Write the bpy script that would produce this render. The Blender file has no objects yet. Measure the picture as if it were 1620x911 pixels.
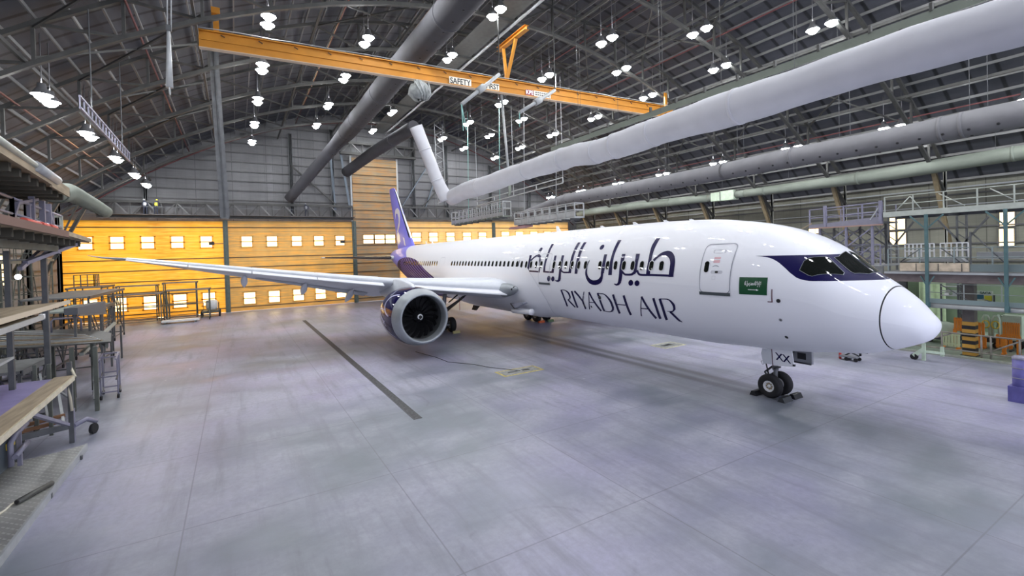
import bpy, bmesh, math, random
from mathutils import Vector, Matrix
random.seed(11)
SC = bpy.context.scene
COL = SC.collection
R = math.radians
V = Vector

# ------------------------------------------------------------------ camera
cam_data = bpy.data.cameras.new('camera')
cam = bpy.data.objects.new('camera', cam_data)
COL.objects.link(cam)
SC.camera = cam
FPX = 734.415
cam_data.sensor_width = 36.0
cam_data.lens = FPX / 1620 * 36.0
cam_data.shift_y = -45.987 / 1620
cam_data.clip_end = 500
yaw, pitch, roll = R(30.743), R(-0.7), R(-1.717)
F0 = V((math.cos(yaw), -math.sin(yaw), 0)); R0 = V((-math.sin(yaw), -math.cos(yaw), 0)); U0 = V((0, 0, 1))
cf = F0 * math.cos(pitch) + U0 * math.sin(pitch)
cu = U0 * math.cos(pitch) - F0 * math.sin(pitch)
cr = R0 * math.cos(roll) + cu * math.sin(roll)
cu = cu * math.cos(roll) - R0 * math.sin(roll)
cam.matrix_world = Matrix(((cr.x, cu.x, -cf.x, -5.969), (cr.y, cu.y, -cf.y, 19.929), (cr.z, cu.z, -cf.z, 6.529), (0, 0, 0, 1)))

SUN_POWER = 3.2             # low sun behind the translucent door sheeting
# ------------------------------------------------------------------ world, exposure, light levels
LAMP_POWER = 132.0          # radiance of a high-bay lens
WORLD_POWER = 2.5           # daylight that comes in through the open hangar front
WINDOW_POWER = 3.6          # low warm sun in the window panes
world = bpy.data.worlds.new('world'); SC.world = world
world.use_nodes = True
bgn = world.node_tree.nodes['Background']
bgn.inputs[0].default_value = (0.78, 0.82, 1.0, 1)
bgn.inputs[1].default_value = WORLD_POWER
sun_d = bpy.data.lights.new('sun', 'SUN'); sun_d.energy = SUN_POWER; sun_d.color = (1.0, 0.62, 0.26); sun_d.angle = R(1.0)
sun = bpy.data.objects.new('sun', sun_d); COL.objects.link(sun)
sun.rotation_euler = V((-math.cos(R(14)), -0.12, -math.sin(R(14)))).to_track_quat('-Z', 'Y').to_euler()
SC.view_settings.view_transform = 'Standard'
SC.view_settings.look = 'None'
SC.view_settings.gamma = 1.0
SC.view_settings.use_curve_mapping = False
SC.view_settings.exposure = 0.15
SC.cycles.use_denoising = True
SC.cycles.max_bounces = 8
SC.cycles.diffuse_bounces = 4
SC.cycles.glossy_bounces = 4
SC.cycles.transparent_max_bounces = 6
SC.cycles.sample_clamp_indirect = 8.0
SC.cycles.use_light_tree = True

# ------------------------------------------------------------------ materials
MATS = {}
def mat(name, col, rough=0.5, metal=0.0, var=0.0, scale=3.0, coat=0.0, bump=0.0, stretch=None, spec=None):
    if name in MATS: return MATS[name]
    m = bpy.data.materials.new(name); m.use_nodes = True
    nt = m.node_tree; b = nt.nodes['Principled BSDF']
    b.inputs['Base Color'].default_value = (*col, 1)
    b.inputs['Roughness'].default_value = rough
    b.inputs['Metallic'].default_value = metal
    if coat: b.inputs['Coat Weight'].default_value = coat; b.inputs['Coat Roughness'].default_value = 0.015
    if spec is not None: b.inputs['Specular IOR Level'].default_value = spec
    if var or bump:
        tc = nt.nodes.new('ShaderNodeTexCoord'); mp = nt.nodes.new('ShaderNodeMapping')
        if stretch: mp.inputs['Scale'].default_value = stretch
        nt.links.new(tc.outputs['Object'], mp.inputs[0])
        n = nt.nodes.new('ShaderNodeTexNoise'); n.inputs['Scale'].default_value = scale; n.inputs['Detail'].default_value = 6
        nt.links.new(mp.outputs[0], n.inputs['Vector'])
        if var:
            cr_ = nt.nodes.new('ShaderNodeMapRange')
            cr_.inputs['From Min'].default_value = 0.3; cr_.inputs['From Max'].default_value = 0.7
            cr_.inputs['To Min'].default_value = 1 - var; cr_.inputs['To Max'].default_value = 1 + var * 0.5
            nt.links.new(n.outputs[0], cr_.inputs[0])
            mx = nt.nodes.new('ShaderNodeVectorMath'); mx.operation = 'SCALE'
            mx.inputs[0].default_value = col
            nt.links.new(cr_.outputs[0], mx.inputs['Scale'])
            nt.links.new(mx.outputs[0], b.inputs['Base Color'])
        if bump:
            bp = nt.nodes.new('ShaderNodeBump'); bp.inputs['Strength'].default_value = bump; bp.inputs['Distance'].default_value = 0.05
            nt.links.new(n.outputs[0], bp.inputs['Height']); nt.links.new(bp.outputs[0], b.inputs['Normal'])
    MATS[name] = m
    return m
def emit(name, col, power):
    if name in MATS: return MATS[name]
    m = bpy.data.materials.new(name); m.use_nodes = True
    nt = m.node_tree; nt.nodes.clear()
    e = nt.nodes.new('ShaderNodeEmission'); o = nt.nodes.new('ShaderNodeOutputMaterial')
    e.inputs[0].default_value = (*col, 1); e.inputs[1].default_value = power
    nt.links.new(e.outputs[0], o.inputs[0])
    MATS[name] = m
    return m
class NT:
    """small helper for building math node trees"""
    def __init__(s, m):
        s.nt = m.node_tree; s.b = s.nt.nodes['Principled BSDF']
    def n(s, t, **k):
        x = s.nt.nodes.new(t)
        for a, b in k.items(): setattr(x, a, b)
        return x
    def lk(s, a, b): s.nt.links.new(a, b)
    def m(s, op, a, b=None, c=None):
        x = s.n('ShaderNodeMath', operation=op)
        for i, v in enumerate((a, b, c)):
            if v is None: continue
            if isinstance(v, (int, float)): x.inputs[i].default_value = v
            else: s.lk(v, x.inputs[i])
        return x.outputs[0]
    def mix(s, f, a, b):
        x = s.n('ShaderNodeMix', data_type='RGBA')
        if isinstance(f, (int, float)): x.inputs[0].default_value = f
        else: s.lk(f, x.inputs[0])
        for i, v in ((6, a), (7, b)):
            if isinstance(v, tuple): x.inputs[i].default_value = (*v, 1)
            else: s.lk(v, x.inputs[i])
        return x.outputs[2]
    def xyz(s):
        tc = s.n('ShaderNodeTexCoord'); sp = s.n('ShaderNodeSeparateXYZ')
        s.lk(tc.outputs['Object'], sp.inputs[0]); s.tc = tc
        return sp.outputs
    def noise(s, scale, detail=5, stretch=None, rough=0.55):
        x = s.n('ShaderNodeTexNoise'); x.inputs['Scale'].default_value = scale; x.inputs['Detail'].default_value = detail; x.inputs['Roughness'].default_value = rough
        if stretch:
            mp = s.n('ShaderNodeMapping'); mp.inputs['Scale'].default_value = stretch
            s.lk(s.tc.outputs['Object'], mp.inputs[0]); s.lk(mp.outputs[0], x.inputs['Vector'])
        else: s.lk(s.tc.outputs['Object'], x.inputs['Vector'])
        return x.outputs[0]
    def rng(s, v, a, b, c, d):
        x = s.n('ShaderNodeMapRange'); s.lk(v, x.inputs[0])
        for i, q in enumerate((a, b, c, d)): x.inputs[i + 1].default_value = q
        return x.outputs[0]
    def curve(s, v, pts, lo, hi):
        """piecewise function of v over [lo,hi] -> value pts are (x, y in 0..1)"""
        f = s.rng(v, lo, hi, 0, 1)
        c = s.n('ShaderNodeFloatCurve'); s.lk(f, c.inputs['Value'])
        cv = c.mapping.curves[0]
        q = [((x - lo) / (hi - lo), y) for x, y in pts]
        cv.points[0].location = q[0]; cv.points[1].location = q[-1]
        for p in q[1:-1]: cv.points.new(*p)
        c.mapping.update()
        return c.outputs[0]

WHITE = mat('white_gloss_paint', (0.91, 0.92, 0.96), 0.45, coat=0.3, spec=0.2)
NAVY = mat('navy_gloss_paint', (0.005, 0.003, 0.060), 0.10, spec=0.32)
LAV = mat('lavender_gloss_paint', (0.26, 0.265, 0.95), 0.4, spec=0.3)
SILVER = mat('bare_aluminium_lip', (0.33, 0.355, 0.38), 0.38, 0.35, var=0.08)
WINGGREY = mat('wing_grey_paint', (0.70, 0.73, 0.78), 0.4, var=0.05)
GLASSDARK = mat('dark_window_glass', (0.008, 0.010, 0.008), 0.05, coat=0.3)
RUBBER = mat('black_tyre_rubber', (0.012, 0.012, 0.014), 0.75, var=0.2)
RIM = mat('white_wheel_rim', (0.75, 0.76, 0.78), 0.4)
DARKMET = mat('dark_gear_metal', (0.05, 0.055, 0.06), 0.45, 0.4, var=0.2)
BLACK = mat('black_paint', (0.010, 0.010, 0.012), 0.5)
GEARGREY = mat('landing_gear_grey', (0.30, 0.31, 0.33), 0.4, 0.3, var=0.15)
TRUSS = mat('truss_grey_paint', (0.070, 0.070, 0.065), 0.6, var=0.25, scale=1.5)
PURLIN = mat('purlin_galvanised', (0.21, 0.21, 0.205), 0.5, 0.1, var=0.2, scale=1.0)
ROOFSHEET = mat('roof_sheet', (0.135, 0.14, 0.165), 0.65, var=0.22, scale=0.5)
CRANE = mat('crane_yellow_paint', (0.55, 0.225, 0.015), 0.6, var=0.12, scale=1.2)
REDPIPE = mat('red_sprinkler_pipe', (0.16, 0.05, 0.05), 0.6)
FABW = mat('white_duct_fabric', (0.54, 0.545, 0.585), 0.8, var=0.06, scale=0.8, bump=0.25)
FABD = mat('grey_duct_fabric', (0.060, 0.060, 0.068), 0.85, var=0.12, scale=0.9, bump=0.25)
FABM = mat('mid_grey_duct_fabric', (0.165, 0.165, 0.175), 0.85, var=0.12, scale=0.9, bump=0.25)
FABG = mat('green_grey_duct_fabric', (0.19, 0.215, 0.18), 0.85, var=0.1, scale=0.9, bump=0.2)
WALLSHEET = mat('grey_wall_sheet', (0.44, 0.44, 0.43), 0.6, var=0.25, scale=0.35, stretch=(1, 1, 2.5))
WALLTAN = mat('stained_wall_sheet', (0.42, 0.42, 0.36), 0.6, var=0.25, scale=0.35, stretch=(1, 1, 2.5))
GIRT = mat('dark_wall_girt', (0.10, 0.10, 0.10), 0.6, var=0.2)
LAMPBODY = mat('lamp_housing', (0.25, 0.25, 0.26), 0.4, 0.6)
LENS = emit('lamp_lens', (0.95, 0.97, 1.0), LAMP_POWER)
PANE = emit('sunlit_window_pane', (1.0, 0.74, 0.36), WINDOW_POWER)
SCAF = mat('scaffold_grey_steel', (0.115, 0.12, 0.125), 0.5, 0.3, var=0.3, scale=2.0)
SCAFL = mat('scaffold_lavender_tube', (0.235, 0.23, 0.305), 0.45, 0.1, var=0.15)
SCAFT = mat('scaffold_teal_post', (0.085, 0.16, 0.165), 0.5, 0.2, var=0.15)
SCAFW = mat('pale_green_white_steel', (0.42, 0.45, 0.40), 0.5, 0.1, var=0.15)
WOOD = mat('worn_tan_board', (0.36, 0.285, 0.19), 0.8, var=0.3, scale=2.0, stretch=(0.4, 4, 4))
DECKGREY = mat('grey_deck_plate', (0.16, 0.165, 0.165), 0.6, var=0.25, scale=2.5)
DECKPURP = mat('purple_deck_plate', (0.22, 0.19, 0.38), 0.55, var=0.2, scale=1.5)
YEL = mat('yellow_paint', (0.75, 0.55, 0.05), 0.5, var=0.1)
ORANGE = mat('orange_barrier_plastic', (0.75, 0.24, 0.02), 0.5, var=0.1)
GREENW = mat('pale_green_wall_paint', (0.20, 0.27, 0.17), 0.7, var=0.15, scale=0.6)
GREENM = mat('pale_green_machine_paint', (0.52, 0.62, 0.48), 0.5, var=0.15)
TEALW = mat('green_hoist_strap', (0.25, 0.52, 0.46), 0.6)
ROPE = mat('grey_sheet_bundle', (0.36, 0.38, 0.37), 0.9, var=0.3, scale=3, bump=0.4)
PALE = mat('pale_painted_steel', (0.40, 0.415, 0.42), 0.45, 0.1, var=0.1)
BLUEV = mat('blue_violet_paint', (0.13, 0.12, 0.36), 0.5, var=0.25)
LAVTUBE = SCAFL
REDP = mat('red_paint', (0.55, 0.05, 0.04), 0.5)
GREENFLAG = mat('flag_green', (0.0, 0.070, 0.022), 0.35, coat=0.4)
WHITEINK = mat('white_ink', (0.85, 0.86, 0.86), 0.4)
SIGNW = mat('white_sign_board', (0.78, 0.76, 0.66), 0.5)
TROLLEY = mat('grey_tank_shell', (0.72, 0.72, 0.70), 0.4, var=0.1)

# ------------------------------------------------------------------ mesh builder
class MB:
    def __init__(s): s.v = []; s.f = []; s.sm = []
    def add(s, vs, fs, smooth=False):
        o = len(s.v); s.v += [V(v) for v in vs]
        s.f += [[i + o for i in f] for f in fs]; s.sm += [smooth] * len(fs)
        return s
    def box(s, c, size, rot=None):
        x, y, z = (q / 2 for q in size); c = V(c)
        P = [V((a, b, d)) for a in (-x, x) for b in (-y, y) for d in (-z, z)]
        if rot: P = [rot @ p for p in P]
        return s.add([c + p for p in P], [(0, 1, 3, 2), (4, 6, 7, 5), (0, 4, 5, 1), (2, 3, 7, 6), (0, 2, 6, 4), (1, 5, 7, 3)])
    def span(s, a, b):
        a, b = V(a), V(b)
        return s.box((a + b) / 2, [abs(q) for q in (b - a)])
    def bar(s, p, q, w, h=None, up=(0, 0, 1)):
        h = h or w; p, q = V(p), V(q); d = (q - p)
        if d.length < 1e-5: return s
        d.normalize(); up = V(up)
        if abs(d.dot(up)) > 0.98: up = V((1, 0, 0)) if abs(d.x) < 0.9 else V((0, 1, 0))
        a = d.cross(up).normalized(); b = a.cross(d)
        P = [e + a * i * w / 2 + b * j * h / 2 for e in (p, q) for i, j in ((-1, -1), (1, -1), (1, 1), (-1, 1))]
        return s.add(P, [(0, 1, 5, 4), (1, 2, 6, 5), (2, 3, 7, 6), (3, 0, 4, 7), (3, 2, 1, 0), (4, 5, 6, 7)])
    def ibeam(s, p, q, w, h, t=0.03):
        p, q = V(p), V(q); d = (q - p).normalized(); a = d.cross(V((0, 0, 1))).normalized(); b = a.cross(d)
        s.bar(p + b * (h / 2 - t / 2), q + b * (h / 2 - t / 2), w, t); s.bar(p - b * (h / 2 - t / 2), q - b * (h / 2 - t / 2), w, t)
        return s.bar(p, q, t, h - 2 * t)
    def tube(s, p, q, r, n=8, r2=None, cap=True):
        return s.path([p, q], [r, r if r2 is None else r2], n, cap)
    def path(s, pts, r, n=8, cap=True, closed=False):
        pts = [V(p) for p in pts]; m = len(pts)
        rs = r if isinstance(r, (list, tuple)) else [r] * m
        T = []
        for i in range(m):
            a = pts[i - 1] if (i > 0 or closed) else pts[i]; b = pts[(i + 1) % m] if (i < m - 1 or closed) else pts[i]
            T.append((b - a).normalized())
        up = V((0, 0, 1)) if abs(T[0].z) < 0.9 else V((1, 0, 0))
        u = T[0].cross(up).normalized(); vs = []
        for i in range(m):
            u = (u - T[i] * u.dot(T[i])).normalized(); w = T[i].cross(u)
            k = 1.0
            if 0 < i < m - 1:
                c = (pts[i] - pts[i - 1]).normalized().dot(T[i]); k = 1 / max(c, 0.6)
            for j in range(n):
                an = 2 * math.pi * j / n
                vs.append(pts[i] + (u * math.cos(an) + w * math.sin(an)) * rs[i] * (k if False else 1))
        fs = []
        for i in range(m if closed else m - 1):
            k2 = (i + 1) % m
            for j in range(n): fs.append((i * n + j, i * n + (j + 1) % n, k2 * n + (j + 1) % n, k2 * n + j))
        s.add(vs, fs, n > 5)
        if cap and not closed:
            o = len(s.v) - m * n
            s.f += [[o + j for j in range(n)][::-1], [o + (m - 1) * n + j for j in range(n)]]; s.sm += [False, False]
        return s
    def lathe(s, prof, org, ax, n=32, closed=False, a0=0, a1=2 * math.pi):
        """prof: (along axis, radius)"""
        org, ax = V(org), V(ax).normalized()
        up = V((0, 0, 1)) if abs(ax.z) < 0.9 else V((1, 0, 0))
        u = ax.cross(up).normalized(); w = ax.cross(u)
        full = abs(a1 - a0 - 2 * math.pi) < 1e-6; k = n if full else n + 1
        vs = [org + ax * d + (u * math.cos(a0 + (a1 - a0) * j / n) + w * math.sin(a0 + (a1 - a0) * j / n)) * r for d, r in prof for j in range(k)]
        m = len(prof); fs = []
        for i in range(m if closed else m - 1):
            i2 = (i + 1) % m
            for j in range(n):
                j2 = (j + 1) % k
                fs.append((i * k + j, i2 * k + j, i2 * k + j2, i * k + j2))
        return s.add(vs, fs, True)
    def disc(s, c, ax, r, n=24):
        c, ax = V(c), V(ax).normalized(); up = V((0, 0, 1)) if abs(ax.z) < 0.9 else V((1, 0, 0))
        u = ax.cross(up).normalized(); w = ax.cross(u)
        return s.add([c + (u * math.cos(2 * math.pi * j / n) + w * math.sin(2 * math.pi * j / n)) * r for j in range(n)], [list(range(n))])
    def prism(s, poly, d):
        """polygon (3-D points) pushed along vector d"""
        n = len(poly); d = V(d); P = [V(p) for p in poly]
        return s.add(P + [p + d for p in P], [list(range(n))[::-1], [n + i for i in range(n)]] + [(i, (i + 1) % n, n + (i + 1) % n, n + i) for i in range(n)])
    def strip(s, rows, smooth=True):
        """grid of points: list of equal-length rows"""
        n = len(rows[0]); vs = [p for r in rows for p in r]
        return s.add(vs, [(i * n + j, i * n + j + 1, (i + 1) * n + j + 1, (i + 1) * n + j) for i in range(len(rows) - 1) for j in range(n - 1)], smooth)
    def build(s, name, m, parent=None, loc=None):
        base = V((0, 0, 0)); p = parent
        while p is not None: base += p.location; p = p.parent
        if loc is not None: base = V(loc)
        me = bpy.data.meshes.new(name)
        me.from_pydata([v - base for v in s.v], [], s.f)
        bm = bmesh.new(); bm.from_mesh(me); bmesh.ops.recalc_face_normals(bm, faces=bm.faces); bm.to_mesh(me); bm.free()
        if len(me.polygons) == len(s.sm): me.polygons.foreach_set('use_smooth', s.sm)
        for q in (m if isinstance(m, (list, tuple)) else [m]): me.materials.append(q)
        o = bpy.data.objects.new(name, me); COL.objects.link(o)
        if parent is not None: o.parent = parent
        elif loc is not None: o.location = loc
        return o
def tag(o, label, cat=None, group=None, kind=None):
    if label: o['label'] = label
    if cat: o['category'] = cat
    if group: o['group'] = group
    if kind: o['kind'] = kind
    return o
def thing(name, label, cat, loc, group=None, kind=None):
    o = bpy.data.objects.new(name, None); COL.objects.link(o); o.location = loc; o.empty_display_size = 0.3
    return tag(o, label, cat, group, kind)
def kids(o): return [c for c in ALLKIDS.get(o.name, [])] if False else list(o.children)
def dup(o, parent=None, delta=None, label=None):
    c = o.copy(); COL.objects.link(c)
    if parent is not None: c.parent = parent
    if delta is not None: c.location = o.location + V(delta)
    if label: c['label'] = label
    for ch in list(o.children): dup(ch, c)
    return c
def text_geo(body, size, xdir, ydir, org, off=0.0, sx=1.0, align='CENTER'):
    """flat text as (verts, faces); org is its centre"""
    cu_ = bpy.data.curves.new('t', 'FONT'); cu_.body = body; cu_.size = size; cu_.align_x = align; cu_.align_y = 'CENTER'; cu_.offset = off
    ob = bpy.data.objects.new('t', cu_); COL.objects.link(ob)
    dg = bpy.context.evaluated_depsgraph_get(); me = ob.evaluated_get(dg).to_mesh()
    vs = [v.co.copy() for v in me.vertices]; fs = [list(p.vertices) for p in me.polygons]
    ob.evaluated_get(dg).to_mesh_clear(); bpy.data.objects.remove(ob); bpy.data.curves.remove(cu_)
    X, Y, O = V(xdir), V(ydir), V(org)
    return [O + X * v.x * sx + Y * v.y for v in vs], fs, vs

# ================================================================== the hangar shell
XB, YW, XF = 65.0, 37.0, -32.0
def roof_z(y): return 27.8 - 0.0113 * (y - 0.4) ** 2
def top_z(y): return 27.25 - 0.0113 * (y - 0.4) ** 2
def bot_z(y): return 24.95 - 0.0111 * (y - 0.7) ** 2
def struct(mb, name, m, parent=None, label=None):
    o = mb.build(name, m, parent)
    if parent is None: o['kind'] = 'structure'
    if label: o['label'] = label
    return o

def floor_material():
    m = mat('hangar_floor_concrete', (0.5, 0.5, 0.57), 0.42); t = NT(m); x, y, z = t.xyz()
    big = t.noise(0.10, 4); mid = t.noise(0.5, 6, (1.0, 0.55, 1)); fine = t.noise(5.0, 8, rough=0.7); streak = t.noise(0.7, 6, (0.25, 2.2, 1), 0.65)
    c = t.mix(t.rng(big, 0.40, 0.58, 0, 1), (0.170, 0.195, 0.222), (0.325, 0.315, 0.445))
    c = t.mix(t.rng(mid, 0.40, 0.68, 0, 0.65), c, (0.46, 0.46, 0.53))
    c = t.mix(t.rng(streak, 0.50, 0.74, 0, 0.7), c, (0.17, 0.175, 0.205))
    c = t.mix(t.rng(fine, 0.35, 0.7, 0, 0.42), c, (0.19, 0.20, 0.23))
    # sawn joints of the slab, 5.13 m apart
    def joint(v, off, pitch, w):
        f = t.m('FRACT', t.m('DIVIDE', t.m('SUBTRACT', v, off), pitch)); d = t.m('MULTIPLY', t.m('MINIMUM', f, t.m('SUBTRACT', 1.0, f)), pitch)
        return t.rng(d, w * 0.5, w, 1, 0)
    j = t.m('MAXIMUM', joint(y, 0.72 + 5.13 * 3, 5.13, 0.022), joint(x, 2.75, 5.2, 0.022))
    c = t.mix(t.m('MULTIPLY', j, 0.55), c, (0.14, 0.14, 0.16))
    # rubber worn in along the taxi line, with the fuselage shadow painted in
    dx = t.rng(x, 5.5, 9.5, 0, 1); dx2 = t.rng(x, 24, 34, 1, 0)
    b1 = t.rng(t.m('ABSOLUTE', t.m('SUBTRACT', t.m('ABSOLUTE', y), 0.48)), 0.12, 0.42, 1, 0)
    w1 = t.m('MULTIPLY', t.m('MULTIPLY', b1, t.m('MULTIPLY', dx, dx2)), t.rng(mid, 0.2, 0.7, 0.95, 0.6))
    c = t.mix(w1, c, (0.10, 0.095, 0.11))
    # round scuffs of turning tyres
    vo = t.n('ShaderNodeTexVoronoi'); vo.inputs['Scale'].default_value = 0.16; t.lk(t.tc.outputs['Object'], vo.inputs['Vector'])
    ring = t.rng(t.m('ABSOLUTE', t.m('SUBTRACT', vo.outputs['Distance'], t.m('ADD', 0.27, t.m('MULTIPLY', mid, 0.1)))), 0.0, 0.012, 1, 0)
    c = t.mix(t.m('MULTIPLY', ring, t.rng(streak, 0.45, 0.62, 0, 0.30)), c, (0.10, 0.10, 0.12))
    # dusty patch on the apron side and chipped spots
    chip = t.noise(1.3, 3); c = t.mix(t.rng(chip, 0.745, 0.78, 0, 0.7), c, (0.75, 0.75, 0.77))
    oil = t.noise(0.9, 4); c = t.mix(t.rng(oil, 0.25, 0.30, 0.55, 0), c, (0.16, 0.16, 0.18))
    t.lk(c, t.b.inputs['Base Color'])
    t.lk(t.rng(mid, 0.3, 0.7, 0.34, 0.55), t.b.inputs['Roughness'])
    bp = t.n('ShaderNodeBump'); bp.inputs['Strength'].default_value = 0.12; bp.inputs['Distance'].default_value = 0.02
    t.lk(fine, bp.inputs['Height']); t.lk(bp.outputs[0], t.b.inputs['Normal'])
    return m
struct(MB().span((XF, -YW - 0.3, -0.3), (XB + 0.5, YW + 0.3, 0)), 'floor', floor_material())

def sheet_material(name, col, axis, pitch, dark=0.45, rough=0.6, hp=0.0, line=0.05, warm=None):
    """profiled sheeting: thin dark laps every pitch metres along an axis, with streaky weathering"""
    m = mat(name, col, rough); t = NT(m); s = t.xyz(); v = s['xyz'.index(axis)]
    n1 = t.noise(0.35, 5, (1, 1, 0.35)); n2 = t.noise(1.7, 5, (0.3, 0.3, 3.0))
    c = t.mix(t.rng(n1, 0.3, 0.7, 0, 1), tuple(q * 0.72 for q in col), tuple(min(1, q * 1.12) for q in col))
    if warm: c = t.mix(t.rng(n2, 0.42, 0.66, 0, 0.75), c, warm)
    else: c = t.mix(t.rng(n2, 0.45, 0.7, 0, 0.4), c, tuple(q * 0.6 for q in col))
    def laps(p, w, a):
        f = t.m('FRACT', t.m('DIVIDE', v, p)); d = t.m('MULTIPLY', t.m('MINIMUM', f, t.m('SUBTRACT', 1.0, f)), p)
        return t.m('MULTIPLY', t.rng(d, w * 0.5, w, 1, 0), a)
    c = t.mix(laps(pitch, line, dark), c, tuple(q * 0.18 for q in col))
    if hp: c = t.mix(laps(hp, line * 0.6, dark * 0.35), c, tuple(q * 0.3 for q in col))
    t.lk(c, t.b.inputs['Base Color'])
    return m
# back wall of grey sheeting above and beside the doors
ys = [i * 1.0 for i in range(-37, 38)]
wb = MB()
for dx in (0, 0.3):                                                    # the door openings are left free
    for ya, yb, z0 in ((-37, -34.6, 0), (-34.6, -1.7, 11.9), (-1.7, 4.9, 21.25), (4.9, 37, 11.7)):
        n = max(1, round(yb - ya)); yy = [ya + (yb - ya) * i / n for i in range(n + 1)]
        wb.strip([[V((XB + dx, y, z0)) for y in yy], [V((XB + dx, y, roof_z(y))) for y in yy]], False)
struct(wb, 'wall_back', sheet_material('back_wall_sheet', (0.175, 0.175, 0.18), 'y', 4.0, 0.5, hp=1.0))
RW = sheet_material('right_wall_sheet', (0.21, 0.21, 0.165), 'x', 3.9, 0.6, hp=0.65)
struct(MB().span((XF, -YW - 0.3, 0), (XB, -YW, roof_z(YW) + 0.6)), 'wall_right', RW)
struct(MB().span((XF, YW, 0), (XB, YW + 0.3, roof_z(YW) + 0.6)), 'wall_left', sheet_material('left_wall_sheet', (0.22, 0.22, 0.22), 'x', 3.9, 0.5))
rf = MB(); yr = [i * 0.925 for i in range(-41, 42)]
rf.strip([[V((XF, y, roof_z(y))) for y in yr], [V((XB, y, roof_z(y))) for y in yr]], True)
rf.strip([[V((XF, y, roof_z(y) + 0.25)) for y in yr], [V((XB, y, roof_z(y) + 0.25)) for y in yr]], True)
struct(rf, 'ceiling', sheet_material('roof_sheet_profiled', (0.080, 0.084, 0.100), 'x', 1.6, 0.9, line=0.17))
# horizontal girts of the back wall
for k in range(12):
    z = 14.6 + 1.25 * k; half = math.sqrt(max(0, (27.2 - z) / 0.0113))
    for a, b in ((4.9, min(YW, half + 0.4)), (-min(YW, half - 0.4), -1.8)):
        if z > 21.3: a, b = (0.4, min(YW, half + 0.4)) if a > 0 else (-min(YW, half - 0.4), 0.4)
        struct(MB().span((XB - 0.16, a, z - 0.07), (XB - 0.01, b, z + 0.07)), 'trim_%d' % (k * 2 + (a > 0)), GIRT)
for k, z in enumerate((1.2, 2.9, 4.6, 6.2, 7.7, 9.2, 10.7, 12.0)):
    struct(MB().span((-20, -YW + 0.01, z - 0.06), (XB, -YW + 0.16, z + 0.06)), 'trim_%d' % (30 + k), GIRT)
    struct(MB().span((-20, YW - 0.16, z - 0.06), (XB, YW - 0.01, z + 0.06)), 'trim_%d' % (40 + k), GIRT)
struct(MB().tube((-10, -YW + 0.35, 11.3), (64, -YW + 0.35, 11.3), 0.07), 'trim_50', PALE)
struct(MB().tube((-10, -YW + 0.35, 9.7), (64, -YW + 0.35, 9.7), 0.05), 'trim_51', PALE)

# ------------------------------------------------------------------ hangar doors with sunlit windows
def door_leaf(n, y0, y1, ztop, m, wins, label):
    d = MB().add([(XB - 0.55, y0 + 0.02, 0.02), (XB - 0.55, y1 - 0.02, 0.02), (XB - 0.55, y1 - 0.02, ztop), (XB - 0.55, y0 + 0.02, ztop)], [(0, 1, 2, 3)])
    for a in (y0 + 0.05, y1 - 0.05): d.span((XB - 0.54, a - 0.05, 0.02), (XB - 0.3, a + 0.05, ztop))
    leaf = struct(d, 'door_%d' % n, m); leaf['label'] = label
    for k in range(int(ztop / 1.3)):                                   # stiffening rails across the leaf
        z_ = 1.3 * k + 0.55
        if any(abs(z_ - w[1]) < w[3] / 2 + .12 for w in wins): continue
        MB().span((XB - 0.64, y0 + 0.05, z_ - .06), (XB - 0.56, y1 - 0.05, z_ + 0.06)).build('door_rail', mat('dark_brown_door_rail', (.10, .065, .03), .6), leaf)
    for (yc, zc, w, h) in wins:
        f = MB(); t_ = 0.13
        for a in (-1, 0, 1): f.span((XB - 0.66, yc - w / 2 - t_, zc + a * h / 2 - t_ / 2), (XB - 0.55, yc + w / 2 + t_, zc + a * h / 2 + t_ / 2))
        for a in (-1, 1): f.span((XB - 0.66, yc + a * w / 2 - t_ / 2, zc - h / 2), (XB - 0.55, yc + a * w / 2 + t_ / 2, zc + h / 2))
        fo = f.build('window_frame', GIRT if False else m, leaf)
        for a in (-1, 1):
            MB().span((XB - 0.62, yc - w / 2, zc + a * h / 4 - h / 4 + 0.04), (XB - 0.57, yc + w / 2, zc + a * h / 4 + h / 4 - 0.04)).build('window_pane', PANE, fo)
    return leaf
def translucent(m, col, k):
    t = NT(m); tr = t.n('ShaderNodeBsdfTranslucent'); mx = t.n('ShaderNodeMixShader'); out = [n for n in t.nt.nodes if n.type == 'OUTPUT_MATERIAL'][0]
    src = t.b.inputs['Base Color'].links[0].from_socket
    t.lk(src, tr.inputs[0]); mx.inputs[0].default_value = k; t.lk(t.b.outputs[0], mx.inputs[1]); t.lk(tr.outputs[0], mx.inputs[2]); t.lk(mx.outputs[0], out.inputs[0])
    return m
DO1 = sheet_material('orange_door_sheet', (0.88, 0.39, 0.022), 'z', 1.3, 0.25, 0.5, 0.325, 0.06, (0.95, 0.50, 0.07))
DO2 = sheet_material('tan_orange_door_sheet', (0.58, 0.35, 0.10), 'z', 1.3, 0.25, 0.5, 0.325, 0.06, (0.86, 0.40, 0.05))
DO3 = sheet_material('rust_tan_door_sheet', (0.34, 0.26, 0.15), 'z', 1.3, 0.3, 0.55, 0.325, 0.06, (0.56, 0.25, 0.05))
DO4 = sheet_material('cream_orange_door_sheet', (0.80, 0.52, 0.20), 'z', 1.3, 0.25, 0.5, 0.325, 0.06, (0.86, 0.50, 0.12))
for m_, k_ in ((DO1, .35), (DO2, .17), (DO3, .05), (DO4, .28)): translucent(m_, None, k_)
w1 = [(y, 9.12, 1.3, 1.5) for y in (34.6, 31.8, 28.95, 26.05, 23.05)] + [(y, 1.87, 1.4, 1.7) for y in (34.4, 31.8, 28.9, 26.0, 23.0)]
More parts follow.
